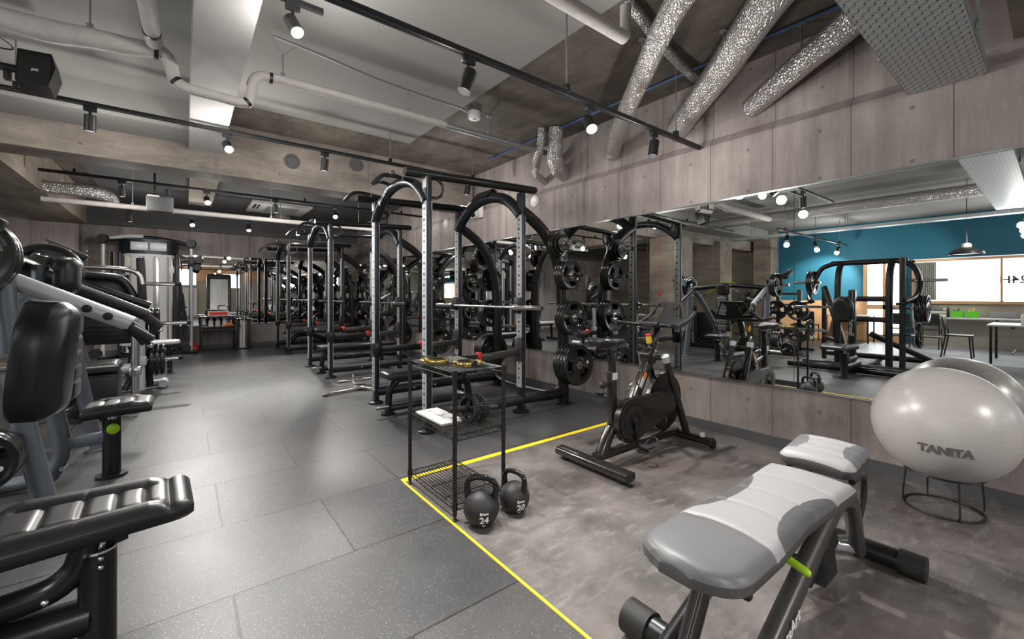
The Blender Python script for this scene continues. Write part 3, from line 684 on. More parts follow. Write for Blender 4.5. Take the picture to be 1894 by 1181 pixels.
# ================================================================== POWER RACKS
RX = 1.774; HW = .6625                                   # front post x, half width along y
RACKS = ((4.2375, 'nearest'), (7.50, 'middle'), (10.80, 'farthest'))
def post(t, x, y, silver, zt=2.37):
    b = MB(); b.box((x, y, zt/2), (.056, .108, zt), .022, seg=3)
    for p in range(2): pass
    o = obj('post', b, 'navy', t)
    b = MB(); b.lathe([(.085, 0), (.085, .018), (.07, .026), (.0, .026)], (x, y, 0), (0, 0, 1), 24); obj('foot_plate', b, 'black_sat', o)
    b = MB()
    for sg in (-1, 1): b.box((x+sg*.0275, y, (silver[0]+silver[1])/2), (.008, .084, silver[1]-silver[0]), .0035)
    fp = obj('face_plate', b, 'silver', o); fp['label'] = 'silver grey face plate with a row of holes'
    b = MB(); z = silver[0]+.05; q = 0
    while z < silver[1]-.03:
        r = .0145 if q % 2 else .008
        for sg in (-1, 1): b.cyl((x+sg*.0295, y, z), (x+sg*.0325, y, z), r, n=10)
        z += .05; q += 1
    h = obj('peg_holes', b, 'rubber', o); h['kind'] = 'stuff'
    return o
def make_rack(yc, label):
    t = thing('power_rack', label, 'power rack', (RX, yc, 0), 'power racks along the mirror wall')
    XM, XR = 2.885, 3.52
    for sg in (-1, 1):
        y = yc+sg*HW
        fo = post(t, RX, y, (.15, 2.12))
        b = MB(); b.box((RX-.029, y, 2.29), (.004, .075, .1)); o = obj('warning_sticker', b, 'paper', fo); o['label'] = 'white warning sticker'
        b = MB(); b.box((RX-.029, y, 2.352), (.0045, .075, .026)); o = obj('warning_band', b, 'red', fo)
        post(t, XM, y, (.27, 2.12))
        # top bar
        b = MB(); b.tube([(RX-.22, y, 2.36), (RX-.2, y, 2.36), (3.06, y, 2.415), (3.08, y, 2.415)], [.044, .05, .05, .044], 14, 1, asp=.82); obj('top_bar', b, 'black_sat', t)
        # rear arched tube running down to the rear upright
        b = MB(); b.tube([(XM, y, 2.17), (3.03, y, 2.10), (3.2, y, 1.98), (3.34, y, 1.81), (3.43, y, 1.62), (3.485, y, 1.4), (3.505, y, 1.15), (3.52, y, .8), (3.52, y, .4), (3.52, y, 0.0)], .064, 14, 4); ru = obj('rear_upright', b, 'black_sat', t)
        b = MB(); b.lathe([(.1, 0), (.1, .018), (.0, .02)], (XR, y, 0), (0, 0, 1), 24); obj('foot_plate', b, 'black_sat', ru)
        b = MB(); b.tube([(RX, y, .135), (XM, y, .135), (3.28, y, .125)], .056, 14, 1); o = obj('base_rail', b, 'navy', t)
        b = MB(); b.tube([(3.2, y, .125), (3.5, y, .12)], .059, 14, 1); obj('base_sleeve', b, 'black_sat', o)
        for xs in (2.22, 2.5):
            b = MB(); b.cyl((xs, y-.1, .135), (xs, y+.1, .135), .012, n=10); obj('band_peg', b, 'steel', o)
        # plate pegs point outward
        for z, xp in ((.474, 3.52), (1.005, 3.51), (1.49, 3.47), (1.83, 3.35)):
            b = MB(); b.cyl((xp, y, z), (xp, y+sg*.34, z), .0235, n=14); b.cyl((xp, y+sg*.05, z), (xp, y+sg*.062, z), .045, n=16); pg = obj('plate_peg', b, 'chrome', t)
            b = MB(); b.sph((xp, y+sg*.345, z), .026, 12); obj('end_cap', b, 'rubber', pg)
        # J hook and safety arm
        ji = -sg
        b = MB(); b.box((XM-.045, y, 1.15), (.03, .10, .17), .008); b.box((XM-.075, y, 1.09), (.08, .05, .03), .008); b.box((XM-.108, y, 1.115), (.016, .05, .07), .005); obj('bar_hook', b, 'black', t)
        b = MB(); b.bar((RX+.06, y-sg*.01, .625), (2.34, y-sg*.01, .625), .05, .075, .01); b.box((RX, y, .625), (.085, .14, .16), .012); b.box((RX+.03, y-sg*.06, .70), (.03, .03, .2), .006); sa = obj('safety_arm', b, 'black_sat', t)
        b = MB(); b.box((2.345, y-sg*.01, .648), (.05, .056, .07), .008); obj('arm_tip', b, 'red', sa)
        b = MB(); b.bar((2.37, y-sg*.01, .625), (XM-.03, y-sg*.01, .645), .05, .07, .01); b.box((XM-.04, y, .68), (.035, .10, .26), .012); obj('spotter_arm', b, 'gunmetal', t)
        # loop handle
        b = MB(); b.tube([(RX+.03, y, 2.335), (RX+.10, y, 2.335), (RX+.15, y, 2.30), (RX+.16, y, 2.25), (RX+.15, y, 2.20), (RX+.10, y, 2.165), (RX+.03, y, 2.165)], .014, 10, 4); obj('loop_handle', b, 'black', t)
    # arches across the width
    for x, nm in ((RX, 'front_arch'), (XM, 'middle_arch')):
        b = MB(); b.tube([(x, yc+HW, 2.12), (x, yc+HW-.1, 2.22), (x, yc+HW-.28, 2.34), (x, yc+.18, 2.40), (x, yc, 2.415), (x, yc-.18, 2.40), (x, yc-HW+.28, 2.34), (x, yc-HW+.1, 2.22), (x, yc-HW, 2.12)], .052 if x == RX else .062, 14, 4, asp=1.0); a = obj(nm, b, 'navy', t)
        if x == RX:
            ax, ay, az = x-.052, yc+.31, 2.345
            obj('lettering', text_mb('SportsArt', .075, flat((ax-.002, yc+.30, 2.338), (0, -.90, .44), (0, .44, .90)), .001, .001), 'decal', a)
            for yy, drop in ((yc+.42, .1), (yc-.42, .1)):
                b = MB(); b.tube([(x+.02, yy*1.0, 2.34), (x-.10, yy, 2.36), (x-.27, yy, 2.37), (x-.34, yy, 2.35), (x-.40, yy, 2.29), (x-.42, yy, 2.26)], .018, 12, 4); hd = obj('pull_up_handle', b, 'black', t)
                b = MB(); b.cyl((x-.135, yy, 2.362), (x-.15, yy, 2.363), .022, n=14); obj('collar', b, 'chrome', hd)
            for yy in (yc+.16, yc-.16):
                b = MB(); b.tube([(x+.02, yy, 2.42), (x-.08, yy, 2.45), (x-.16, yy, 2.455)], .018, 12, 3); b.tube([(x-.16, yy-.08, 2.455), (x-.16, yy+.06, 2.455)], .02, 12, 1); hd = obj('pull_up_handle', b, 'black', t)
                b = MB(); b.cyl((x-.16, yy-.08, 2.455), (x-.16, yy-.088, 2.455), .022, n=14); obj('end_cap', b, 'chrome', hd)
        else:
            b = MB(); b.prism([(-.2, -.03), (-.17, .02), (.17, .02), (.2, -.03), (.1, .0), (-.1, .0)], (x-.02, yc+.05, 2.46), (0, 1, 0), (-.5, 0, .5), .14); obj('arch_plate', b, 'black_sat', t)
    b = MB(); b.tube([(XR, yc-HW, .22), (XR-.06, yc-HW+.15, .12), (XR-.06, yc, .09), (XR-.06, yc+HW-.15, .12), (XR, yc+HW, .22)], .035, 12, 4, asp=.7); obj('rear_stretcher', b, 'black_sat', t)
    return t
rack0 = None
for yc, w in RACKS:
    lb = {'nearest': 'power rack nearest the camera, behind the small wire shelf', 'middle': 'middle one of the three power racks along the mirror wall', 'farthest': 'farthest power rack, next to the back wall mirror'}[w]
    if rack0 is None: rack0 = make_rack(yc, lb)
    else: dup(rack0, (RX, yc, 0), lb)

# ------------------------------------------------------------------ weight plates
def plate_mb(R, T):
    """tri-grip rubber plate, axis along +y, back at y=0, front at y=-T"""
    b = MB(); n = 48
    rad = [.028, .07, .30*R, .40*R, .44*R, .76*R, .80*R, .88*R, .97*R, R]
    zf = [T*.98, T*.98, T*.93, T*.84, T*.82, T*.82, T*.84, T, T, T*.72]
    zb = [0, 0, 0, T*.2, T*.22, T*.22, T*.2, 0, 0, T*.28]
    K = len(rad); hole = lambda i, j: 4 <= i < 5 and (j % 16) in (4, 5, 6, 7, 8, 9, 10, 11)
    fr = [[(rad[i]*math.cos(2*PI*j/n), -zf[i], rad[i]*math.sin(2*PI*j/n)) for j in range(n)] for i in range(K)]
    bk = [[(rad[i]*math.cos(2*PI*j/n), -zb[i], rad[i]*math.sin(2*PI*j/n)) for j in range(n)] for i in range(K)]
    vs = [p for r in fr for p in r]+[p for r in bk for p in r]; O = K*n; fs = []
    for i in range(K-1):
        for j in range(n):
            j2 = (j+1) % n; a, c, d, e = i*n+j, i*n+j2, (i+1)*n+j2, (i+1)*n+j
            if hole(i, j):
                fs += [(a, c, O+c, O+a), (e, O+e, O+d, d)]
                if not hole(i, (j-1) % n): fs.append((a, O+a, O+e, e))
                if not hole(i, j2): fs.append((c, d, O+d, O+c))
                continue
            fs += [(a, c, d, e), (O+a, O+e, O+d, O+c)]
    for j in range(n):
        j2 = (j+1) % n
        fs.append((j, O+j, O+j2, j2)); q = (K-1)*n; fs.append((q+j, q+j2, O+q+j2, O+q+j))
    return b.add(vs, fs)
PLATES = {}
def plate_kind(R, T):
    if (R, T) in PLATES: return PLATES[(R, T)]
    me = mesh_of('weight_plate', plate_mb(R, T), 'plate')
    hb = MB(); hb.lathe([(.026, 0), (.026, T+.003), (.042, T+.003), (.042, T*.9)], (0, 0, 0), (0, -1, 0), 20, capends=False)
    dots = MB()
    if R > .14:
        for an in (0, 2.094, 4.189):
            c = (.60*R*math.cos(an), 0, .60*R*math.sin(an))
            if an < 2: dots.cyl((c[0], -T*.84-.001, c[2]), (c[0], -T*.7, c[2]), R*.085, n=14)
    PLATES[(R, T)] = (me, mesh_of('hub', hb, 'chrome'), mesh_of('weight_mark', dots, 'paper') if dots.v else None)
    return PLATES[(R, T)]
def plate(R, T, loc, d, label, group, roll=0.0, base=None):
    """d = outward axis direction (front faces d); loc = centre of the back face"""
    me, hub, dot = plate_kind(R, T)
    o = bpy.data.objects.new('weight_plate', me); COL.objects.link(o); tag(o, label, 'weight plate', group)
    o.location = loc
    y = -V3(d).normalized(); x = V3((0, 0, 1)).cross(y)*-1
    if x.length < .1: x = V3((1, 0, 0))
    x.normalize(); z = x.cross(y)
    Rm = Matrix((x, y, z)).transposed() @ Matrix.Rotation(roll, 3, 'Y')
    o.rotation_euler = Rm.to_euler()
    for nm, m_ in (('hub', hub), ('weight_mark', dot)):
        if m_ is None: continue
        c = bpy.data.objects.new(nm, m_); COL.objects.link(c); c.parent = o
        if nm == 'weight_mark': c['label'] = 'white round weight mark'
    return o
ORD = {4: ('innermost', 'second', 'third', 'outermost'), 3: ('innermost', 'centre', 'outermost'), 2: ('inner', 'outer'), 1: ('single',)}
PEGN = ('lowest', 'second lowest', 'second highest', 'top')
for yc, w in RACKS:
    for sg in (-1, 1):
        side = 'camera side' if sg < 0 else 'far side'
        for pi, (z, xp, sizes) in enumerate(((.474, 3.52, ((.232, .046),)*4), (1.005, 3.51, ((.200, .042),)*3), (1.49, 3.47, ((.172, .04),)*3), (1.83, 3.35, ((.142, .032), (.142, .032), (.118, .028), (.09, .026))))):
            yy = yc+sg*HW+sg*.064
            roll = random.uniform(-1, 1)
            for q, (R_, T_) in enumerate(sizes):
                plate(R_, T_, (xp, yy, z-.0025), (0, sg, 0), 'black grip plate, %s on the %s peg of the %s rack, %s' % (ORD[len(sizes)][q], PEGN[pi], w, side), 'weight plates on the rack pegs', roll+.06*q)
                yy += sg*(T_+.004)

# ------------------------------------------------------------------ barbells and benches in the racks
def make_barbell(yc, label, z=1.128, x=2.80):
    t = thing('barbell', label, 'barbell', (x, yc, z), 'barbells in the racks')
    b = MB(); b.cyl((x, yc-.66, z), (x, yc+.66, z), .0145, n=14); obj('shaft', b, 'steel', t)
    for sg in (-1, 1):
        b = MB(); b.cyl((x, yc+sg*.69, z), (x, yc+sg*1.10, z), .025, n=18); sl = obj('sleeve', b, 'chrome', t)
        b = MB(); b.cyl((x, yc+sg*.655, z), (x, yc+sg*.70, z), .037, n=18); obj('collar', b, 'steel', sl)
        b = MB(); b.cyl((x, yc+sg*1.095, z), (x, yc+sg*1.102, z), .019, n=14); obj('end_cap', b, 'black', sl)
    return t
bar0 = make_barbell(4.2375, 'chrome barbell resting on the hooks of the nearest rack')
dup(bar0, (2.80, 7.50, 1.128), 'chrome barbell resting on the hooks of the middle rack')
dup(bar0, (2.80, 10.80, 1.128), 'chrome barbell resting on the hooks of the farthest rack')

def flat_bench(x0, yc, label, L=1.25, zt=.45):
    t = thing('flat_bench', label, 'weight bench', (x0+L/2, yc, 0))
    b = MB(); b.pad((x0+L/2, yc, zt-.075), (1, 0, 0), (0, 1, 0), L, lambda u: .14*min(1, .80+.2*math.sqrt(max(0, 1-(2*u-1)**8))), .07, nu=18, nv=10); obj('pad', b, 'leather', t)
    b = MB(); b.bar((x0+.1, yc, zt-.10), (x0+L-.1, yc, zt-.10), .06, .05, .01); b.tube([(x0+L*.75, yc, zt-.1), (x0+L*.82, yc, .2), (x0+L*.84, yc, .06)], .04, 12, 3); b.tube([(x0+.02, yc, .06), (x0+L*.84, yc, .06)], .035, 12, 1); obj('frame', b, 'navy', t)
    b = MB(); b.tube([(x0+.16, yc, zt-.1), (x0+.09, yc, zt-.16), (x0+.06, yc, .2), (x0+.05, yc, .0)], .036, 12, 4, asp=1); lg = obj('front_leg', b, 'black_sat', t)
    b = MB(); b.lathe([(.075, 0), (.075, .016), (0, .018)], (x0+.05, yc, 0), (0, 0, 1), 20); obj('foot_plate', b, 'black_sat', lg)
    b = MB(); b.tube([(x0+L*.84, yc-.25, .045), (x0+L*.84, yc+.25, .045)], .04, 12, 1); obj('rear_foot', b, 'black_sat', t)
    b = MB(); b.cyl((x0-.10, yc-.03, .09), (x0+.04, yc-.03, .09), .02, n=12); obj('handle', b, 'steel', t)
    return t
flat_bench(1.66, 4.36, 'black flat bench inside the nearest rack, its end showing behind the wire shelf')
flat_bench(1.72, 7.35, 'long black flat bench lying inside the middle rack')
t = thing('adjustable_bench', 'black adjustable bench inside the farthest rack', 'weight bench', (2.5, 10.7, 0))
b = MB(); b.pad((1.98, 10.7, .40), (1, 0, 0), (0, 1, 0), .42, lambda u: .13+.02*u, .06, nu=10, nv=8); obj('seat', b, 'leather', t)
b = MB(); b.pad((2.66, 10.7, .42), (1, 0, .05), (0, 1, 0), .86, lambda u: .145, .06, nu=14, nv=8); obj('back_pad', b, 'leather', t)
b = MB(); b.tube([(1.85, 10.7, .06), (1.9, 10.7, .2), (2.05, 10.7, .34), (2.3, 10.7, .36), (2.6, 10.7, .25), (2.95, 10.7, .08)], .045, 12, 4); b.tube([(1.85, 10.45, .05), (1.85, 10.95, .05)], .04, 12, 1); b.tube([(2.95, 10.4, .05), (2.95, 11.0, .05)], .04, 12, 1); obj('frame', b, 'black_sat', t)
b = MB(); b.cyl((1.8, 10.62, .36), (1.8, 10.52, .34), .014, n=10); obj('lever', b, 'lime', t)

# chrome landmine style handle lying on the floor before the middle rack gap
t = thing('landmine_bar', 'chrome T shaped landmine bar lying on the floor in front of the racks', 'bar', (1.8, 5.9, 0))
b = MB(); b.tube([(1.42, 5.62, .026), (1.9, 5.72, .03), (2.3, 5.8, .035)], .022, 12, 2); obj('bar', b, 'chrome', t)
b = MB(); b.tube([(1.36, 5.62, .026), (1.43, 5.62, .026)], .026, 12, 1); obj('grip', b, 'steel', t)
b = MB(); b.box((1.86, 5.72, .045), (.16, .10, .05), .015); b.tube([(1.8, 5.78, .06), (1.79, 5.8, .14), (1.80, 5.82, .20)], .018, 10, 3); b.tube([(1.86, 5.68, .05), (1.95, 5.6, .035), (2.05, 5.5, .03)], .02, 10, 3); obj('yoke', b, 'chrome', t)
for i, (xa, ya, xb, yb) in enumerate(((2.0, 5.55, 2.95, 5.45), (1.75, 6.35, 3.1, 6.3))):
    t = thing('bar_attachment', ('chrome straight bar attachment lying on the floor behind the nearest rack', 'chrome straight bar attachment lying on the floor before the middle rack')[i], 'bar', ((xa+xb)/2, (ya+yb)/2, 0))
    b = MB(); b.cyl((xa, ya, .022), (xb, yb, .022), .016, n=12); obj('shaft', b, 'chrome', t)
    d = (V3((xb, yb, 0))-V3((xa, ya, 0))).normalized()
    for p, s_ in (((xa, ya), 1), ((xb, yb), -1)):
        b = MB(); q = V3((p[0], p[1], .022)); b.cyl(q, q+d*s_*.12, .022, n=12); obj('grip', b, 'steel', t)

# ================================================================== WIRE SHELF AND WHAT IS ON IT
X0, X1, Y0, Y1 = 1.19, 1.525, 2.06, 2.65
t = thing('wire_shelf', 'small black three tier wire shelf standing on the yellow tape corner', 'shelf', ((X0+X1)/2, (Y0+Y1)/2, 0))
for x in (X0, X1):
    for y in (Y0, Y1):
        b = MB(); b.cyl((x, y, .03), (x, y, .836), .0125, n=14)
        for z in (.09, .465, .815): b.cyl((x, y, z-.028), (x, y, z+.012), .0165, .0155, n=14)
        p = obj('post', b, 'black', t)
        b = MB(); b.lathe([(.014, .0), (.016, .008), (.008, .014), (.008, .035), (.0, .036)], (x, y, 0), (0, 0, 1), 12); obj('levelling_foot', b, 'rubber', p)
for z in (.09, .475, .825):
    b = MB(); r = .0025
    for k_ in range(15):
        x = X0+.018+(X1-X0-.036)*k_/14; b.cyl((x, Y0, z), (x, Y1, z), r, n=6)
    for y in (Y0+.12, (Y0+Y1)/2, Y1-.12): b.cyl((X0, y, z-.005), (X1, y, z-.005), .003, n=6)
    for (a, c) in (((X0, Y0), (X1, Y0)), ((X0, Y1), (X1, Y1)), ((X0, Y0), (X0, Y1)), ((X1, Y0), (X1, Y1))):
        for dz in (-.002, -.032): b.cyl((a[0], a[1], z+dz), (c[0], c[1], z+dz), .0032, n=6)
        L = (V3(c)-V3(a)).length if False else math.hypot(c[0]-a[0], c[1]-a[1]); nz = int(L/.028)
        pts = [(a[0]+(c[0]-a[0])*q/nz, a[1]+(c[1]-a[1])*q/nz, z-.002-(.030 if q % 2 else 0)) for q in range(nz+1)]
        b.tube(pts, .002, 5, 1)
    obj('wire_tier', b, 'black_sat', t)
def quick_collar(cx, cy, z, ang, label):
    """ring shaped bar collar with a clamp lever, lying flat"""
    t = thing('bar_collar', label, 'barbell collar', (cx, cy, z), 'gold barbell collars on the shelf')
    ca, sa = math.cos(ang), math.sin(ang)
    W = lambda a, c_, h: (cx+a*ca-c_*sa, cy+a*sa+c_*ca, z+h)
    b = MB(); b.lathe([(.050, 0), (.050, .03), (.070, .03), (.074, .024), (.074, .006), (.070, 0)], (cx, cy, z), (0, 0, 1), 28, capends=False); b.lathe([(.050, 0), (.070, 0)], (cx, cy, z), (0, 0, 1), 28, capends=False); obj('ring', b, 'gold', t)
    b = MB(); b.lathe([(.046, .002), (.046, .026), (.051, .026), (.051, .002)], (cx, cy, z), (0, 0, 1), 24, capends=False); obj('liner', b, 'rubber', t)
    b = MB(); b.tube([W(.068, -.03, .018), W(.095, -.005, .02), W(.085, .045, .02), W(.04, .088, .018)], [.012, .014, .012, .008], 10, 3); obj('lever', b, 'gold', t)
    b = MB(); b.cyl(W(.076, -.034, .0), W(.076, -.034, .036), .014, n=12); obj('pivot', b, 'black', t)
quick_collar(1.265, 2.41, .828, 2.2, 'left gold barbell collar on the wire shelf top, farther from the kettlebells')
quick_collar(1.355, 2.225, .828, -.9, 'right gold barbell collar on the wire shelf top, nearer the kettlebells')
b = MB(); b.box((1.285, 2.42, .486), (.16, .36, .016), .004); single('white_board', b, 'board_light', 'pale flat board lying on the middle tier of the wire shelf', 'board')
# ab wheel
wc = V3((1.405, 2.20, .477+.085)); ax = V3((.97, .12, -.14)).normalized()
t = thing('ab_wheel', 'black twin tread ab wheel lying on the middle shelf tier', 'ab wheel', (wc.x, wc.y, .477))
for s_ in (-1, 1):
    b = MB(); b.lathe([(.066, -.022), (.08, -.02), (.085, -.012), (.085, .012), (.08, .02), (.066, .022), (.066, -.022)], wc+ax*.036*s_, ax, 32, capends=False)
    for q in range(30):
        a_ = 2*PI*q/30; u = V3((0, 0, 1)); v = ax.cross(u); p = wc+ax*.036*s_+.084*(math.cos(a_)*u+math.sin(a_)*v); b.bar(p-ax*.018, p+ax*.018, .006, .006)
    obj('tyre', b, 'rubber', t)
    b = MB()
    for q in range(5):
        a_ = 2*PI*q/5; u = V3((0, 0, 1)); v = ax.cross(u); p = wc+ax*.036*s_; b.bar(p, p+.07*(math.cos(a_)*u+math.sin(a_)*v), .022, .012, .003, up=ax)
    obj('spokes', b, 'black', t)
    b = MB(); b.tube([wc+ax*.06*s_, wc+ax*.075*s_, wc+ax*.14*s_, wc+ax*.19*s_], [.016, .02, .018, .017], 14, 2); obj('grip', b, 'rubber', t)
b = MB(); b.cyl(wc-ax*.07, wc+ax*.07, .02, n=14); obj('axle', b, 'black', t)

# ================================================================== KETTLEBELLS
def kettlebell(x, y, r, label, num, rz, face):
    t = thing('kettlebell', label, 'kettlebell', (x, y, .003))
    zc = r*.93+.003
    prof = [(0, 0), (r*.55, 0), (r*.62, .004)]+[(r*math.cos(a_), zc-.003+r*math.sin(a_)) for a_ in [(-50+q*10)*PI/180 for q in range(13)]]+[(r*.18, zc+r*.985), (0, zc+r)]
    b = MB(); b.lathe(prof, (x, y, .003), (0, 0, 1), 40); obj('bell', b, 'kettle', t)
    u = V3((math.cos(rz), math.sin(rz), 0)); c = V3((x, y, 0))
    hp = [(-.74, .55, 1.15), (-.80, 1.0, 1.05), (-.84, 1.35, .95), (-.70, 1.72, .9), (-.35, 1.88, .88), (0, 1.90, .88), (.35, 1.88, .88), (.70, 1.72, .9), (.84, 1.35, .95), (.80, 1.0, 1.05), (.74, .55, 1.15)]
    b = MB(); b.tube([c+u*(r*a_)+V3((0, 0, zc+r*(z-.2)*.98)) for a_, z, w_ in hp], [r*.185*w_ for a_, z, w_ in hp], 16, 4)
    obj('handle', b, 'kettle_gloss', t)
    fa = face
    def on(a, c_, h, z0):
        az = fa+a/r; z = z0+c_; el = math.asin(max(-1, min(1, (z-zc)/r))); R_ = r+.0012+h
        return (x+R_*math.cos(el)*math.cos(az), y+R_*math.cos(el)*math.sin(az), zc+R_*math.sin(el))
    mb = text_mb(num, .052, lambda a, c_, h: on(a, c_, h, zc-.028), .0006, .0012)
    mb.merge(text_mb('kg', .022, lambda a, c_, h: on(a, c_, h, zc-.062), .0006, .0004))
    mb.merge(text_mb('Bravo', .020, lambda a, c_, h: on(a, c_, h, zc+.008), .0006, .0006))
    obj('lettering', mb, 'decal', t)
fz = math.atan2(-1.92, -1.27)
kettlebell(1.290, 1.945, .098, 'larger black kettlebell marked 24, at the near foot of the wire shelf', '24', fz+PI/2-.25, fz+.16)
kettlebell(1.520, 1.945, .088, 'smaller black kettlebell marked 20, at the right foot of the wire shelf', '20', fz+PI/2-.75, fz+.38)

# ================================================================== EXERCISE BALL ON ITS RING STAND
bc = V3((3.53, .430, .502)); BR = .325
t = thing('exercise_ball', 'big pearl grey exercise ball lettered TANITA resting on a wire ring stand', 'exercise ball', (bc.x, bc.y, bc.z-BR))
b = MB(); b.sph(bc, BR, 64); obj('ball', b, 'ball', t)
faz = math.atan2(-bc.y, -bc.x)
def onball(a, c_, h):
    el = -.26+c_/BR; az = faz+.03+a/BR/math.cos(el); R_ = BR+.0015+h
    return (bc.x+R_*math.cos(el)*math.cos(az), bc.y+R_*math.cos(el)*math.sin(az), bc.z+R_*math.sin(el))
mb = text_mb('TANITA', .060, onball, .0006, .0035)
obj('lettering', mb, 'decal_dark', t)
t = thing('ball_stand', 'thin black wire ring stand holding up the exercise ball', 'ball stand', (bc.x, bc.y, 0))
for nm, rr, z in (('base_ring', .170, .009), ('top_ring', .168, .2195)):
    b = MB(); b.tube([(bc.x+rr*math.cos(2*PI*q/32), bc.y+rr*math.sin(2*PI*q/32), z) for q in range(32)], .0055, 8, 1, closed=True); obj(nm, b, 'black', t)
for q in range(4):
    a_ = .5+q*PI/2; b = MB(); b.tube([(bc.x+.170*math.cos(a_), bc.y+.170*math.sin(a_), .009), (bc.x+.182*math.cos(a_), bc.y+.182*math.sin(a_), .05), (bc.x+.168*math.cos(a_), bc.y+.168*math.sin(a_), .2195)], .005, 8, 3); obj('upright', b, 'black', t)

# ================================================================== FOREGROUND ADJUSTABLE BENCH
BY = .69
t = thing('adjustable_bench', 'grey quilted adjustable bench in the right foreground with a lime lever', 'weight bench', (1.9, BY, 0))
L1 = 1.09; zn, zf_ = .415, .400
def wback(u): # half width: rounded near end
    return .168*(1-max(0, (.13-u)/.13)**2.6)**.5*(1-.10*max(0, min(1, (u-.30)/.25))*(1-max(0, min(1, (u-.55)/.4)))) if u > .0005 else .05
curve = lambda q: (lambda c: q*(c/.17)**2)
b = MB(); b.pad((1.125+L1/2, BY, (zn+zf_)/2), (L1, 0, zf_-zn), (0, 1, 0), L1, wback, .062, seams=((.32, curve(-.03)), (.52, curve(-.03)), (.70, curve(-.03)), (.90, curve(-.03))), matf=lambda a, c, w: 1 if a is None else 0, nu=60, nv=26, seamd=.005)
p = obj('back_pad', b, ['quilt_back', 'pad_side'], t); p['label'] = 'light grey quilted back pad with dark side panels'
b = MB(); b.pad((2.40, BY, .467), (1, 0, .12), (0, 1, 0), .28, lambda u: .148*(1-max(0, (.15-u)/.15)**3*.25-max(0, (u-.8)/.2)**3*.2), .062, seams=(.09, .16, .22), matf=lambda a, c, w: 1 if a is None else 0, nu=26, nv=26, seamd=.006)
p = obj('seat_pad', b, ['quilt_seat', 'pad_side'], t); p['label'] = 'light grey quilted seat pad'
b = MB(); b.tube([(1.18, .560, .035), (1.5, .565, .165), (1.9, .575, .305), (2.12, .58, .368), (2.25, .585, .375), (2.36, .585, .335), (2.42, .585, .25), (2.46, .585, .14), (2.50, .585, .06)], .042, 16, 5, asp=.72, up=(0, 1, 0), pw=2.6); fr = obj('main_frame', b, 'gunmetal', t); fr['label'] = 'grey arched main tube with brand lettering'
sx0, sz0, sx1, sz1 = 1.38, .123, 1.62, .207
dd = V3((sx1-sx0, .0, sz1-sz0)).normalized(); uu = V3((-dd.z, 0, dd.x))
obj('lettering', text_mb('sportsArt', .058, lambda a, c_, h: V3(((sx0+sx1)/2, .5295-h, (sz0+sz1)/2))+dd*a+uu*c_, .001, .001, shear=.2), 'decal', fr)
b = MB(); b.tube([(1.18, .80, .06), (1.55, .79, .21), (1.95, .78, .33), (2.2, .775, .36)], .03, 12, 3); obj('side_frame', b, 'black_sat', t)
b = MB(); b.tube([(1.22, .73, .07), (1.34, .73, .25), (1.42, .73, .395)], .030, 14, 2); obj('support_post', b, 'bike_black', t)
b = MB(); b.bar((1.42, .60, .30), (1.42, .80, .30), .03, .03, .006); b.bar((1.75, .585, .30), (1.75, .775, .30), .03, .03, .006); obj('cross_brace', b, 'black', t)
b = MB(); b.tube([(1.315, .90, .062), (1.315, .38, .062)], .050, 20, 1); ff = obj('front_foot', b, 'black_sat', t)
for a_, c_ in ((.89, .99), (.29, .39)):
    b = MB(); b.tube([(1.315, a_, .062), (1.315, c_, .062)], [.06, .06], 20, 1); obj('rubber_cap', b, 'rubber', ff)
b = MB(); b.tube([(2.56, .90, .055), (2.56, .43, .055)], .045, 18, 1); rf = obj('rear_foot', b, 'black_sat', t)
for a_, c_ in ((.89, .97), (.36, .45)):
    b = MB(); b.tube([(2.56, a_, .055), (2.56, c_, .055)], .054, 18, 1); obj('rubber_cap', b, 'rubber', rf)
b = MB(); b.tube([(2.50, .585, .08), (2.38, .68, .09), (2.2, .70, .09)], .04, 14, 3); obj('chrome_sleeve', b, 'steel', t)
b = MB(); b.bar((2.05, .66, .06), (2.34, .64, .16), .05, .06, .01); b.prism([(-.08, 0), (.08, 0), (.04, .12), (-.02, .14)], (2.2, .63, .03), (1, 0, 0), (0, 0, 1), .05); obj('pivot_bracket', b, 'black', t)
b = MB(); b.tube([(2.30, .56, .44), (2.46, .56, .43), (2.53, .57, .38), (2.52, .57, .30), (2.48, .58, .2)], .013, 10, 4); b.tube([(2.30, .80, .44), (2.46, .80, .43), (2.53, .79, .38), (2.52, .79, .30), (2.48, .78, .2)], .013, 10, 4); obj('seat_frame', b, 'black', t)
b = MB(); b.tube([(1.60, .62, .385), (1.585, .545, .375), (1.575, .50, .368), (1.573, .488, .366)], [.012, .013, .013, .008], 12, 3); lv = obj('lever', b, 'lime', t); lv['label'] = 'lime green release lever'

# ================================================================== SPIN BIKE
cy = 2.055
t = thing('spin_bike', 'black indoor cycling bike facing the mirror wall', 'exercise bike', (2.85, cy, .003))
b = MB(); b.tube([(2.312, 2.385, .062), (2.312, 1.725, .062)], .052, 16, 1, asp=.62, up=(0, 0, 1), pw=3); rf = obj('rear_foot', b, 'bike_black', t)
for yy in (2.32, 1.79):
    b = MB(); b.cyl((2.312, yy, .003), (2.312, yy, .035), .03, n=14); obj('levelling_foot', b, 'rubber', rf)
b = MB(); b.tube([(3.40, 2.36, .062), (3.40, 1.74, .062)], .045, 16, 1, asp=.7, up=(0, 0, 1), pw=3); ff = obj('front_foot', b, 'bike_black', t)
for yy in (2.35, 1.75):
    b = MB(); b.cyl((3.43, yy-.012, .04), (3.43, yy+.012, .04), .036, n=16); obj('transport_wheel', b, 'rubber', ff)
b = MB(); b.cyl((3.36, 1.80, .10), (3.36, 1.80, .13), .02, n=12); obj('foot_knob', b, 'silver', ff)
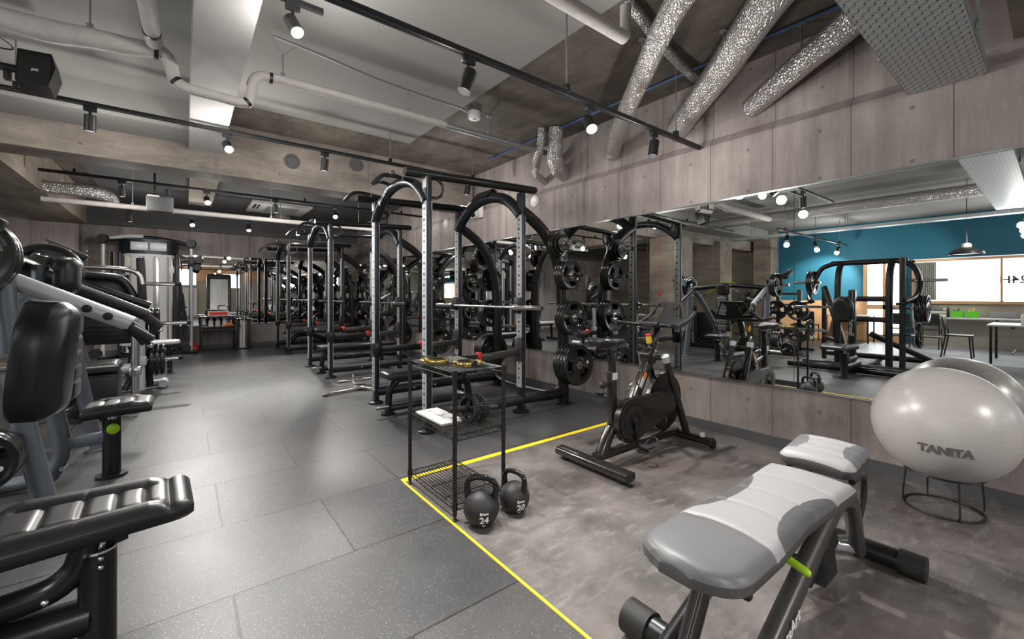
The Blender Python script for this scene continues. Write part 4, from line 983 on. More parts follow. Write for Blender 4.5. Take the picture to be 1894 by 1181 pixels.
b = MB(); b.bar((2.33, cy, .09), (3.40, cy, .085), .06, .06, .012); obj('bottom_beam', b, 'bike_black', t)
# seat post and saddle
b = MB(); b.tube([(2.40, cy, .08), (2.47, cy, .20), (2.52, cy, .27)], .045, 14, 3); b.box((2.53, cy, .46), (.062, .058, .46), .012); obj('seat_tube', b, 'bike_black', t)
b = MB(); b.box((2.53, cy, .76), (.046, .044, .22), .008); sp_ = obj('seat_post', b, 'bike_black', t)
b = MB(); b.box((2.53, cy-.03, .655), (.05, .004, .05)); o = obj('sticker', b, 'paper', sp_)
b = MB(); b.cyl((2.49, cy, .60), (2.44, cy, .60), .012, n=10); b.sph((2.425, cy, .60), .028, 14); obj('seat_knob', b, 'rubber', t)
b = MB(); b.bar((2.40, cy, .865), (2.68, cy, .865), .045, .025, .006); b.box((2.53, cy, .845), (.07, .05, .04), .008); b.cyl((2.5, cy+.02, .825), (2.44, cy+.05, .81), .012, n=8); obj('seat_slider', b, 'black', t)
sd = MB(); rings = []
for a_, w_, zt, zb in ((2.335, .035, .935, .905), (2.36, .085, .955, .895), (2.40, .108, .955, .888), (2.45, .105, .945, .885), (2.50, .075, .938, .89), (2.56, .042, .935, .895), (2.62, .030, .932, .90), (2.66, .02, .925, .905)):
    rings.append([V3((a_, cy+w_*math.copysign(abs(math.cos(q))**.8, math.cos(q)), (zt+zb)/2+(zt-zb)/2*math.copysign(abs(math.sin(q))**.8, math.sin(q))-.012*(1-abs(math.cos(q))) )) for q in [2*PI*z/20 for z in range(20)]])
sd.ring_sweep(rings); obj('saddle', sd, 'leather', t)
# head tube and handlebar
b = MB(); b.bar((2.70, cy, .30), (3.02, cy, .79), .07, .075, .016); b.bar((2.995, cy, .745), (3.09, cy, .875), .055, .06, .012); dt = obj('main_tube', b, 'bike_black', t)
b = MB(); b.bar((2.88, cy-.037, .60), (2.905, cy-.037, .64), .003, .03); obj('orange_stripe', b, 'orange', dt)
mb = MB()
for q in range(5): mb.bar((2.845+.011*q, cy-.037, .545+.018*q), (2.835+.011*q, cy-.037, .552+.018*q), .003, .004)
b = MB(); b.bar((2.83, cy-.0365, .535), (2.875, cy-.0365, .605), .003, .035); o = obj('white_decal', b, 'decal', dt)
b = MB(); b.lathe([(.055, -.045), (.065, -.04), (.065, .04), (.055, .045)], (2.99, cy, .765), (0, 1, 0), 24); obj('pivot_cover', b, 'bike_black', t)
b = MB(); b.bar((3.0, cy, .78), (3.14, cy, 1.0), .05, .055, .012); obj('handlebar_post', b, 'bike_black', t)
b = MB()
b.tube([(2.86, cy+.23, 1.035), (2.98, cy+.235, 1.02), (3.08, cy+.20, 1.01), (3.14, cy+.10, 1.005), (3.15, cy, 1.005), (3.14, cy-.10, 1.005), (3.08, cy-.20, 1.01), (2.98, cy-.235, 1.02), (2.92, cy-.23, 1.03)], .017, 12, 5)
b.tube([(3.10, cy+.19, 1.01), (3.24, cy+.20, 1.05), (3.36, cy+.19, 1.11)], .016, 12, 3); b.tube([(3.10, cy-.19, 1.01), (3.24, cy-.20, 1.05), (3.36, cy-.19, 1.11)], .016, 12, 3)
b.tube([(3.0, cy+.08, 1.02), (3.0, cy-.08, 1.02)], .02, 12, 1); b.bar((2.98, cy, 1.01), (3.16, cy, 1.0), .10, .03, .012)
obj('handlebar', b, 'rubber', t)
# media holder with two openings
def frame_poly(b, outer, holes, o, ux, uy, th): pass
b = MB(); o_ = V3((3.24, cy, 1.02)); ux = V3((0, -1, 0)); uy = V3((.38, 0, .92))
for ol in ([(-.19, .02), (-.105, .0), (-.07, .0), (-.07, .03), (-.165, .05)], [(-.19, .02), (-.165, .05), (-.115, .15), (-.09, .19), (-.11, .19)], [(-.11, .19), (-.09, .165), (.09, .165), (.11, .19)],
           [(.19, .02), (.11, .19), (.09, .165), (.165, .05)], [(.19, .02), (.165, .05), (.07, .03), (.07, .0), (.105, .0)],
           [(-.07, .0), (.07, .0), (.075, .03), (.035, .165), (-.035, .165), (-.075, .03)], [(-.075, .03), (-.03, .13), (-.055, .168), (-.09, .168), (-.05, .12), (-.09, .04)], [(.075, .03), (.09, .04), (.05, .12), (.09, .168), (.055, .168), (.03, .13)]):
    b.prism(ol, o_, ux, uy, .012)
b.box((3.235, cy, 1.02), (.05, .36, .016), .004)
obj('media_holder', b, 'black', t)
# resistance knob
b = MB(); b.lathe([(.012, 0), (.024, .008), (.021, .06), (.018, .068)], (2.985, cy-.012, .865), (-.3, 0, 1), 20); kb = obj('resistance_knob', b, 'yellow', t); kb['label'] = 'yellow resistance knob with orange cap'
b = MB(); b.lathe([(.02, .066), (.019, .08), (0, .082)], (2.985, cy-.012, .865), (-.3, 0, 1), 20); obj('cap', b, 'red', kb)
# front fork
for sg in (-1, 1):
    b = MB(); b.tube([(3.10, cy+sg*.085, .735), (3.13, cy+sg*.09, .66), (3.38, cy+sg*.10, .10)], [.03, .03, .032], 14, 1, asp=.8); fk = obj('fork_leg', b, 'bike_black', t)
    b = MB(); b.tube([(3.085, cy+sg*.085, .765), (3.105, cy+sg*.085, .715)], [.035, .034], 16, 1); obj('silver_cap', b, 'silver', fk)
b = MB(); b.cyl((3.03, cy, .745), (3.1, cy-.09, .745), .02, n=12); b.cyl((3.03, cy, .745), (3.1, cy+.09, .745), .02, n=12); obj('fork_crown', b, 'bike_black', t)
# flywheel
fc = V3((3.20, cy, .37))
b = MB(); b.lathe([(.03, -.018), (.19, -.018), (.205, -.022), (.232, -.022), (.235, -.012), (.235, .012), (.232, .022), (.205, .022), (.19, .018), (.03, .018)], fc, (0, 1, 0), 48); fw = obj('flywheel', b, 'black_sat', t)
b = MB(); b.lathe([(.2352, -.017), (.237, -.015), (.237, .015), (.2352, .017)], fc, (0, 1, 0), 48, capends=False); obj('rim_band', b, 'chrome', fw)
b = MB()
for q in range(3):
    a_ = .5+q*2.094; p = fc+V3((.12*math.cos(a_), -.0225, .12*math.sin(a_))); b.bar(p, p+V3((.06*math.cos(a_+.2), 0, .06*math.sin(a_+.2))), .003, .012)
obj('orange_mark', b, 'orange', fw)
b = MB(); b.cyl(fc-V3((0, .05, 0)), fc+V3((0, .05, 0)), .03, n=16); obj('axle', b, 'steel', fw)
# chain guard: stadium shape from crank to flywheel
def stadium(c0, r0, c1, r1, n=18):
    d = V3(c1)-V3(c0); a0 = math.atan2(d[1], d[0]); off = math.acos((r0-r1)/d.length)
    pts = [(c0[0]+r0*math.cos(a0+off+(2*PI-2*off)*q/n), c0[1]+r0*math.sin(a0+off+(2*PI-2*off)*q/n)) for q in range(n+1)]
    pts += [(c1[0]+r1*math.cos(a0-off+2*off*q/n), c1[1]+r1*math.sin(a0-off+2*off*q/n)) for q in range(n+1)]
    return pts
b = MB(); b.prism(stadium((2.66, .315), .165, (3.17, .385), .085), (0, cy-.065, 0), (1, 0, 0), (0, 0, 1), .05); b.prism(stadium((2.66, .315), .15, (3.17, .385), .07), (0, cy-.094, 0), (1, 0, 0), (0, 0, 1), .012)
cg = obj('chain_guard', b, 'bike_black', t)
b = MB(); b.lathe([(.105, 0), (.11, .004), (.095, .008), (.06, .005)], (2.66, cy-.098, .315), (0, -1, 0), 32, capends=False); obj('guard_ring', b, 'black', cg)
b = MB()
for q in range(5): b.bar((2.85+.012*q, cy-.101, .36-.018*q), (2.91+.012*q, cy-.101, .355-.018*q), .004, .006)
obj('vent_slots', b, 'rubber', cg)
# cranks and pedals
cc_ = V3((2.66, cy, .315))
for sg, dz in ((-1, -1), (1, 1)):
    yy = cy+sg*.115
    tipz = cc_.z-.172 if sg < 0 else cc_.z+.172
    tipx = cc_.x+.03 if sg < 0 else cc_.x-.03
    b = MB(); b.cyl((cc_.x, cy, cc_.z), (cc_.x, yy+sg*.012, cc_.z), .022, n=14); b.bar((cc_.x, yy, cc_.z), (tipx, yy, tipz), .014, .028, .004, up=(1, 0, 0)); ca = obj('crank_arm', b, 'black', t)
    b = MB(); px_ = (tipx, yy+sg*.07, tipz); b.cyl((tipx, yy, tipz), (tipx, yy+sg*.12, tipz), .009, n=10); b.box((px_[0], px_[1], px_[2]), (.09, .085, .022), .008); b.tube([(tipx+.045, yy+sg*.03, tipz), (tipx+.09, yy+sg*.03, tipz+.02), (tipx+.11, yy+sg*.07, tipz+.045), (tipx+.09, yy+sg*.11, tipz+.02), (tipx+.045, yy+sg*.11, tipz)], .007, 8, 3); pe = obj('pedal', b, 'rubber', ca)
    b = MB(); b.cyl((tipx-.04, yy+sg*.07, tipz-.02), (tipx-.04, yy+sg*.07, tipz-.028), .045, n=20); obj('pedal_plate', b, 'black', pe)
# bottle cage and far pedal bracket
b = MB(); b.tube([(2.80, cy-.035, .56), (2.73, cy-.06, .60), (2.70, cy-.04, .57), (2.715, cy, .52), (2.74, cy+.03, .50)], .006, 8, 4); b.tube([(2.86, cy-.035, .65), (2.78, cy-.06, .68), (2.75, cy-.03, .66)], .006, 8, 3); obj('bottle_cage', b, 'steel', t)
def flipx(mb, x0): mb.v = [(2*x0-x, y, z) for x, y, z in mb.v]; return mb

# ================================================================== LEFT ROW: SEATED MACHINE NEAREST THE CAMERA
t = thing('chest_press_machine', 'black padded exercise machine at the left edge, nearest the camera', 'exercise machine', (-.45, 2.05, 0))
b = MB(); b.pad((-.245, 2.115, .435), (1, .04, .0), (-.04, 1, 0), .54, lambda u: .215*(1-max(0, (.12-u)/.12)**2*.3)*(1-.26*u)*(1-max(0, (u-.9)/.1)**2*.12), .068,
                  seams=(.13, (.23, lambda c: .5*c*c), (.32, lambda c: .5*c*c), (.40, lambda c: .5*c*c), .47), matf=lambda a, c, w: 0, nu=54, nv=36, seamd=.010, crown=0, edge=.035, bolster=.50); obj('seat', b, 'leather', t)
b = MB(); b.cyl((-.235, 2.03, .33), (-.235, 2.03, .435), .026, n=18); obj('seat_stem', b, 'chrome', t)
b = MB(); b.cyl((-.235, 2.03, .0), (-.235, 2.03, .385), .050, n=24); b.lathe([(.08, 0), (.08, .014), (.0, .016)], (-.235, 2.03, 0), (0, 0, 1), 24); sp_ = obj('seat_post', b, 'black_sat', t)
b = MB(); b.lathe([(.044, 0), (.053, .004), (.053, .012), (.04, .014)], (-.235, 2.03, .376), (0, 0, 1), 24); obj('collar', b, 'chrome', sp_)
for zz in (.365, .335):
    b = MB(); b.sph((-.222, 1.982, zz), .009, 10); obj('bolt', b, 'steel', sp_)
b = MB(); b.cyl((-.20, 2.05, .40), (-.165, 2.06, .405), .028, n=16); b.cyl((-.2, 2.05, .4), (-.23, 2.04, .4), .016, n=12); kn = obj('seat_knob', b, 'rubber', t)
b = MB(); b.lathe([(.0285, 0), (.0285, .006)], (-.188, 2.055, .402), (1, .2, .1), 16, capends=False); o = obj('knob_ring', b, 'lime', kn)
b = MB(); b.tube([(-.255, 2.03, .43), (-.268, 2.03, .38), (-.29, 2.03, .325), (-.34, 2.03, .285), (-.42, 2.03, .27), (-.55, 2.03, .265), (-.8, 2.03, .26)], .042, 14, 4); cb = obj('curved_brace', b, 'black_sat', t)
b = MB(); b.sph((-.352, 1.99, .268), .012, 10); obj('bolt', b, 'steel', cb)
b = MB(); b.tube([(-.25, 2.03, .165), (-.9, 2.03, .165)], .058, 16, 1, asp=1.0); obj('base_beam', b, 'black_sat', t)
b = MB(); b.tube([(-.85, 3.0, .06), (-.85, 1.25, .06)], .05, 14, 1); b.tube([(-.5, 1.55, .05), (-.5, 2.6, .05)], .04, 14, 1) if False else None; obj('floor_beam', b, 'black_sat', t)
b = MB(); b.pad((-.425, 2.09, 1.045), (-.09, 0, 1), (0, 1, 0), .385, lambda u: .14*max(.12, (1-abs(2*u-.92)**3.2/1.30))**.6, .105, nu=34, nv=22, crown=.022, edge=.05, matf=lambda a, c, w: 0); obj('chest_pad', flipx(b, -.425), 'leather', t)
b = MB(); b.cyl((-.41, 2.09, 1.03), (-.86, 2.09, 1.03), .032, n=18); obj('pad_rod', b, 'chrome', t)
b = MB(); b.bar((-.85, 2.08, 0), (-.85, 2.08, 1.35), .09, .12, .02, up=(1, 0, 0)); up_ = obj('upright', b, 'black_sat', t)
obj('lettering', text_mb('SportsArt', .085, lambda a, c_, h: V3((-.788+h, 2.08-c_, .78))+V3((0, 0, 1))*a, .001, .001), 'decal', up_)

# the big plate loaded row machine behind it (outside the frame, seen in the mirror)
t = thing('row_machine', 'big black plate loaded row machine seen in the mirror above the ball', 'exercise machine', (-1.8, 2.2, 0))
b = MB()
for yy in (1.75, 2.45): b.tube([(-1.5, yy, 0.03), (-1.5, yy, 1.0), (-1.55, yy, 1.6), (-1.72, yy, 1.84)], .05, 12, 4)
b.tube([(-1.72, 1.55, 1.84), (-1.72, 2.6, 1.84)], .045, 12, 1)
b.tube([(-2.2, 2.85, .03), (-2.2, 2.85, 1.42)], .04, 12, 1); b.tube([(-2.2, 2.85, 1.42), (-1.7, 2.45, .55), (-1.5, 2.3, .1)], .05, 12, 2); b.tube([(-2.2, 2.85, .45), (-1.5, 2.45, .45)], .035, 12, 1)
b.tube([(-1.3, 1.55, .03), (-1.3, 1.55, 1.86)], .04, 12, 1); b.tube([(-2.6, 2.1, .05), (-1.2, 2.1, .05)], .05, 12, 1); b.tube([(-2.5, 1.4, .12), (-2.5, 2.9, .12)], .05, 12, 1); b.tube([(-1.25, 2.9, .06), (-1.25, 1.35, .06)], .05, 12, 1); b.tube([(-2.4, 1.3, .1), (-1.6, 2.0, .6)], .05, 12, 1)
b.bar((-1.5, 1.75, 1.2), (-1.5, 2.45, 1.2), .07, .09, .015); b.bar((-1.55, 1.75, .85), (-1.55, 2.45, .85), .07, .09, .015)
obj('frame', b, 'black', t)
for sg, yc_ in ((1, 2.75), (-1, 1.5)):
    b = MB(); b.tube([(-1.72, yc_-sg*.2, 1.84), (-1.70, yc_, 1.75), (-1.65, yc_+sg*.1, 1.5), (-1.4, yc_+sg*.1, 1.25), (-1.15, yc_, 1.15)], .042, 12, 4); ar = obj('lever_arm', b, 'black', t)
    b = MB(); b.tube([(-1.15, yc_-.06, 1.15), (-1.15, yc_+.1, 1.12)], .02, 12, 1); obj('grip', b, 'rubber', ar)
    b = MB(); b.cyl((-1.65, yc_, 1.5), (-1.65, yc_+sg*.42, 1.5), .024, n=14); obj('plate_horn', b, 'chrome', t)
    b = MB(); b.cyl((-1.5, yc_-sg*.2, .62), (-1.5, yc_+sg*.38, .62), .024, n=14); obj('plate_horn', b, 'chrome', t)
    b = MB(); b.cyl((-1.5, yc_-sg*.2, 1.05), (-1.5, yc_+sg*.38, 1.05), .024, n=14); obj('plate_horn', b, 'chrome', t)
for sg, yc_, nm in ((1, 2.75, 'left'), (-1, 1.5, 'right')):
    for q in range(2 if sg > 0 else 3):
        plate(.22, .045, (-1.65 if sg > 0 else -1.5, yc_+sg*(.08+.05*q), 1.4975 if sg > 0 else 1.0475), (0, sg, 0), 'black grip plate %s on the %s mirrored horn of the big row machine' % (('first', 'second', 'third')[q], nm), 'plates on the row machine', random.uniform(-.5, .5))
    plate(.20, .042, (-1.5, yc_+sg*.1, .6175), (0, sg, 0), 'single black grip plate on the low %s mirrored horn of the row machine' % nm, 'plates on the row machine', .3)

# ================================================================== LEFT ROW: SECOND MACHINE (chest press with silver arms)
cy2 = 4.05
t = thing('chest_press_machine', 'silver armed plate loaded chest press, second machine in the left row', 'exercise machine', (-.5, cy2, 0))
b = MB(); b.pad((-.355, cy2, .44), (1, 0, .03), (0, 1, 0), .36, lambda u: .17-.02*u, .065, seams=(.1, .18, .26), nu=30, nv=26, matf=lambda a, c, w: 1 if a is None else (2 if abs(c) > .10 else 0), seamd=.01, bolster=.55); o = obj('seat', b, ['leather_mid', 'leather', 'leather'], t); o['label'] = 'grey quilted seat with black edge'
b = MB(); b.cyl((-.397, cy2, .0), (-.397, cy2, .40), .05, n=22); b.lathe([(.085, 0), (.085, .016), (0, .018)], (-.397, cy2, 0), (0, 0, 1), 24); pp = obj('seat_post', b, 'black_sat', t)
b = MB(); b.cyl((-.397, cy2, .39), (-.397, cy2, .45), .028, n=16); obj('seat_stem', b, 'chrome', t)
b = MB(); b.lathe([(.036, 0), (.034, .012), (.02, .02), (0, .021)], (-.397+.012, cy2-.05, .335), (.2, -1, 0), 20); kn = obj('knob', b, 'lime', pp); kn['label'] = 'lime green adjusting knob'
b = MB(); b.bar((-.40, cy2, .275), (-.62, cy2, .27), .06, .08, .015); b.tube([(-.74, cy2, 1.45), (-.72, cy2, .8), (-.64, cy2, .3), (-.67, cy2, .12), (-.78, cy2, .06), (-1.5, cy2, .06)], .045, 14, 4); obj('back_frame', b, 'blue_silver', t)
for zz in (.52, .12):
    b = MB(); b.cyl((-.63, cy2-.06, zz), (-.63, cy2+.06, zz), .014, n=10); obj('bolt', b, 'steel', t)
b = MB(); b.pad((-.640, cy2, .90), (-.03, 0, 1), (0, 1, 0), .66, lambda u: .15-.03*u, .07, seams=(.12, .22, .32, .42), nu=30, nv=16, matf=lambda a, c, w: 1 if a is None else (2 if abs(c) > .09 else 0), seamd=.01); bmirr = b
# pads face +x: flip by mirroring about their base plane
o = obj('back_pad', flipx(b, -.635), ['leather_grey', 'leather', 'leather'], t); o['label'] = 'dark grey quilted back pad'
b = MB(); b.pad((-.66, cy2, 1.385), (-.04, 0, 1), (0, 1, 0), .25, lambda u: .13*math.sqrt(max(.02, 1-(2*u-1)**4)), .095, nu=18, nv=16, crown=.015, edge=.05, matf=lambda a, c, w: 0); obj('head_pad', flipx(b, -.66), 'leather', t)
for sg in (-1, 1):
    yy = cy2+sg*.75
    b = MB(); b.tube([(-.55, yy, 0.0), (-.585, yy, .18), (-.66, yy, .6), (-.70, yy, .95), (-.74, yy, 1.42)], .047, 16, 3); b.lathe([(.08, 0), (.08, .016), (0, .018)], (-.55, yy, 0), (0, 0, 1), 20); lg = obj('leg', b, 'blue_silver', t)
    b = MB(); b.tube([(-.74, yy, 1.42), (-.95, yy-sg*.1, 1.2), (-1.3, yy-sg*.3, .5), (-1.5, yy-sg*.35, .05)], .05, 14, 3); obj('rear_strut', b, 'blue_silver', t)
    ya = cy2+sg*.70
    b = MB(); b.tube([(-.90, ya, 1.425), (-.72, ya, 1.335), (-.245, ya, 1.085)], .045, 16, 1); ar = obj('press_arm', b, 'silver' if sg < 0 else 'black', t)
    for fx in (.62, .80):
        b = MB(); p = V3((-.72+.475*fx, ya+(-.048 if sg < 0 else .048), 1.335-.25*fx)); b.lathe([(.022, 0), (.022, .014), (.012, .02), (0, .021)], p-V3((0, sg*.006, 0)), (0, sg, 0), 14); obj('plug', b, 'rubber', ar)
    b = MB(); b.tube([(-.27, ya, 1.09), (-.20, ya, 1.02), (-.17, ya, .97)], .036, 14, 2); b.tube([(-.24, ya+sg*.03, 1.06), (-.15, ya+sg*.05, .99)], .026, 12, 1); obj('handle', b, 'rubber', ar)
    b = MB(); b.sph((-.16, ya, .955), .018, 12); obj('handle_bolt', b, 'chrome', ar)
    b = MB(); b.cyl((-.86, ya, 1.45), (-.86, ya+sg*.36, 1.45), .024, n=14); obj('plate_horn', b, 'chrome', ar)
    b = MB(); b.bar((-.92, ya+sg*.02, 1.36), (-.86, ya+sg*.02, 1.56), .06, .08, .01); b.bar((-.90, ya+sg*.36, 1.70), (-.66, ya+sg*.36, 1.57), .09, .06, .012); b.bar((-.90, ya+sg*.02, 1.52), (-.90, ya+sg*.36, 1.68), .05, .06, .01); obj('pivot_block', b, 'black', t)
    b = MB(); b.cyl((-.78, yy-sg*.02, .46), (-.78, yy+sg*.30, .46), .024, n=14); obj('storage_peg', b, 'chrome', t)
b = MB(); b.tube([(-.80, cy2-.70, 1.40), (-.84, cy2, 1.46), (-.80, cy2+.70, 1.40)], .045, 14, 4); b.bar((-.84, cy2, 1.45), (-.65, cy2, 1.35), .06, .08, .01); obj('cross_tube', b, 'black_sat', t)
for sg in (-1, 1):
    nm = 'near' if sg < 0 else 'far'
    ya = cy2+sg*.70
    for q in range(2): plate(.215, .045, (-.86, ya+sg*(.10+.05*q), 1.4475), (0, sg, 0), 'black grip plate, %s on the %s arm horn of the second machine' % (('inner', 'outer')[q], nm), 'plates on the chest press', .35+.4*q)
    for q in range(3): plate(.15, .04, (-.78, cy2+sg*(.82+.045*q), .4575), (0, sg, 0), 'black grip plate, %s on the low %s peg of the second machine' % (ORD[3][q], nm), 'plates on the chest press', .2*q)

# ================================================================== LEFT ROW: LEG PRESS FARTHER BACK
t = thing('leg_press_machine', 'black plate loaded leg press with chrome horns, beyond the chest press', 'exercise machine', (-.7, 7.4, 0))
b = MB(); b.box((-.82, 7.55, 1.22), (.5, .06, .62), .015); b.box((-.80, 7.50, .80), (.52, .10, .34), .02); obj('foot_panel', b, 'black', t)
b = MB()
for q in range(4): b.bar((-1.03, 7.445, .70+.05*q), (-.58, 7.445, .70+.05*q+.012*(q % 2)), .012, .012, .004)
for (a_, c_) in (((-.78, 1.42), (-.62, 1.46)), ((-.72, 1.36), (-.62, 1.44)), ((-.70, 1.34), (-.66, 1.38))): b.bar((a_[0], 7.517, a_[1]), (c_[0], 7.517, c_[1]), .004, .004)
obj('panel_ribs', b, 'black_sat', t)['kind'] = 'stuff'
b = MB(); b.tube([(-1.15, 7.35, 1.56), (-1.0, 7.35, 1.605), (-.72, 7.35, 1.60), (-.55, 7.35, 1.58), (-.46, 7.35, 1.52), (-.43, 7.35, 1.4)], .03, 12, 4); obj('top_handle', b, 'steel', t)
b = MB(); b.tube([(-1.25, 7.45, 1.52), (-.78, 7.45, 1.50), (-.62, 7.45, 1.44), (-.5, 7.45, 1.2)], .05, 12, 4); b.tube([(-1.1, 7.3, 1.46), (-.35, 7.3, 1.12)], .05, 12, 1); b.bar((-.45, 7.4, 1.75), (-.42, 7.4, .9), .09, .09, .02, up=(1, 0, 0)); b.tube([(-.44, 7.4, 1.15), (-.40, 7.45, .6), (-.36, 7.5, .05)], .042, 12, 3); b.tube([(-.36, 7.45, .6), (-.6, 7.3, .05)], .036, 12, 1); obj('frame', b, 'black', t)
b = MB(); b.tube([(-1.3, 7.2, .28), (-.5, 7.2, .34)], .06, 14, 1); b.tube([(-.44, 7.2, .95), (-.44, 7.2, .05)], .05, 14, 1); b.bar((-.44, 7.2, .48), (-.44, 7.2, .36), .13, .13, .02); b.tube([(-1.2, 7.3, .06), (-.2, 7.6, .06)], .045, 12, 1); b.cyl((-.22, 7.45, .06), (-.22, 7.7, .06), .05, n=16); obj('lower_frame', b, 'silver', t)
b = MB(); b.tube([(-.5, 7.35, 1.06), (-.36, 7.35, 1.0)], .06, 14, 1); obj('pivot', b, 'chrome', t)
for (xa, xb, y_, z_) in ((-.42, -.08, 7.45, 1.41), (-.42, .05, 7.45, .88), (-.40, -.04, 7.45, .40)):
    b = MB(); b.cyl((xa, y_, z_), (xb, y_, z_), .026, n=14); hn = obj('plate_horn', b, 'chrome', t)
    b = MB(); b.sph((xb, y_, z_), .032, 12); obj('end_cap', b, 'rubber', hn)
for q in range(2): plate(.215, .045, (-.36+.056*q, 7.45, .8775), (1, 0, 0), 'black grip plate, %s on the middle chrome horn of the leg press' % ORD[2][q], 'plates on the leg press', .4*q)
for q in range(3): plate(.215, .045, (-.36+.056*q, 7.45, .3975), (1, 0, 0), 'black grip plate, %s on the lowest chrome horn of the leg press' % ORD[3][q], 'plates on the leg press', .3*q)
t = thing('flat_bench', 'pale topped flat bench pointing into the aisle before the cable machine', 'weight bench', (-.4, 9.0, 0))
b = MB(); b.pad((-.42, 9.0, .46), (1, 0, 0), (0, 1, 0), .75, lambda u: .14*math.sqrt(max(.05, 1-(2*u-1)**8)), .06, nu=14, nv=8); obj('pad', b, 'leather_light', t)
b = MB(); b.bar((-.7, 9.0, .43), (-.12, 9.0, .43), .06, .05, .01); b.tube([(-.2, 9.0, .42), (-.18, 9.0, .05)], .035, 12, 1); b.tube([(-.65, 9.0, .42), (-.68, 9.0, .05)], .035, 12, 1); b.tube([(-.18, 8.8, .04), (-.18, 9.2, .04)], .035, 12, 1); b.tube([(-.68, 8.8, .04), (-.68, 9.2, .04)], .035, 12, 1); obj('frame', b, 'black_sat', t)
# padded seat unit in the shade between the chest press and the leg press
t = thing('hip_thrust_seat', 'black padded seat unit low behind the chest press seat', 'exercise machine', (-.7, 6.05, 0))
b = MB(); b.pad((-.70, 6.05, .48), (1, 0, .02), (0, 1, 0), .36, lambda u: .22, .09, nu=12, nv=10, edge=.05); obj('seat', b, 'leather', t)
b = MB(); b.pad((-.90, 6.05, .66), (.25, 0, 1), (0, 1, 0), .34, lambda u: .20*math.sqrt(max(.1, 1-(2*u-1)**6)), .10, nu=12, nv=10, edge=.05); obj('back_pad', flipx(b, -.90), 'leather', t)
b = MB(); b.box((-.70, 6.05, .26), (.34, .40, .42), .03); b.tube([(-.9, 6.05, .3), (-1.2, 6.05, .05)], .04, 12, 1); b.tube([(-.95, 5.8, .03), (-.95, 6.3, .03)], .03, 12, 1); obj('shroud', b, 'black', t)
b = MB(); b.cyl((-.40, 5.9, .02), (-.40, 5.9, .82), .034, n=16); b.bar((-.40, 5.9, .52), (-.40, 5.9, .42), .10, .10, .02); b.bar((-.40, 5.9, .06), (-.6, 6.0, .06), .06, .06, .01); obj('adjusting_post', b, 'steel', t)

# ================================================================== CABLE MACHINE AT THE BACK
fy = 11.75
t = thing('cable_machine', 'dual column cable machine with white tower by the back wall', 'cable machine', (-.55, fy, 0))
b = MB(); pr = [(-.45, .28), (-.45, .02), (-.36, -.13), (-.15, -.22), (.15, -.22), (.36, -.13), (.45, .02), (.45, .28)]
b.prism(pr, (-.57, fy, 1.09), (1, 0, 0), (0, 1, 0), 2.06); obj('tower', b, 'white', t)
b = MB(); b.prism([(x*1.06, y*1.08) for x, y in pr], (-.57, fy, 2.27), (1, 0, 0), (0, 1, 0), .30); obj('hood', b, 'navy', t)
b = MB(); b.prism([(x*1.05, y*1.07) for x, y in pr], (-.57, fy, .05), (1, 0, 0), (0, 1, 0), .10); obj('plinth', b, 'navy', t)
for x, w_ in ((-.72, .2), (-.42, .2)):
    b = MB(); b.box((x, fy-.243, 2.27), (.27, .012, .17), .004); obj('front_placard', b, 'silver', t)
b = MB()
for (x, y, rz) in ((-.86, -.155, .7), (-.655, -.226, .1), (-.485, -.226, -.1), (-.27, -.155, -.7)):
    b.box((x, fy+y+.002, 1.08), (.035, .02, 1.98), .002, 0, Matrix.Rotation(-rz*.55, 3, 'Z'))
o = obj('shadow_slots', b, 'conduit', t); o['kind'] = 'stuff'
for (x, y, rz) in ((-.94, -.11, .9), (-.70, -.215, .25), (-.435, -.215, -.25), (-.19, -.10, -.9)):
    b = MB(); R = Matrix.Rotation(-rz*.55, 3, 'Z'); b.box((x, fy+y-.012, 1.08), (.05, .02, 1.95), .004, 0, R); obj('guide_rail', b, 'steel', t)
b = MB(); b.box((-1.03, fy-.02, 1.1), (.06, .28, 2.1), .01); b.box((-.11, fy-.02, 1.1), (.06, .28, 2.1), .01); obj('side_frame', b, 'navy', t)
b = MB(); b.tube([(-1.30, fy, 2.36), (-1.0, fy, 2.42), (-.57, fy-.05, 2.46), (-.15, fy, 2.42), (.12, fy, 2.36)], [.045, .055, .06, .055, .045], 14, 5, asp=.8); obj('top_arm', b, 'black_sat', t)
b = MB(); b.tube([(-1.18, fy-.02, 2.42), (-.9, fy-.06, 2.475), (-.66, fy-.08, 2.485)], [.03, .05, .04], 12, 4); obj('arm_highlight_cover', b, 'silver', t)
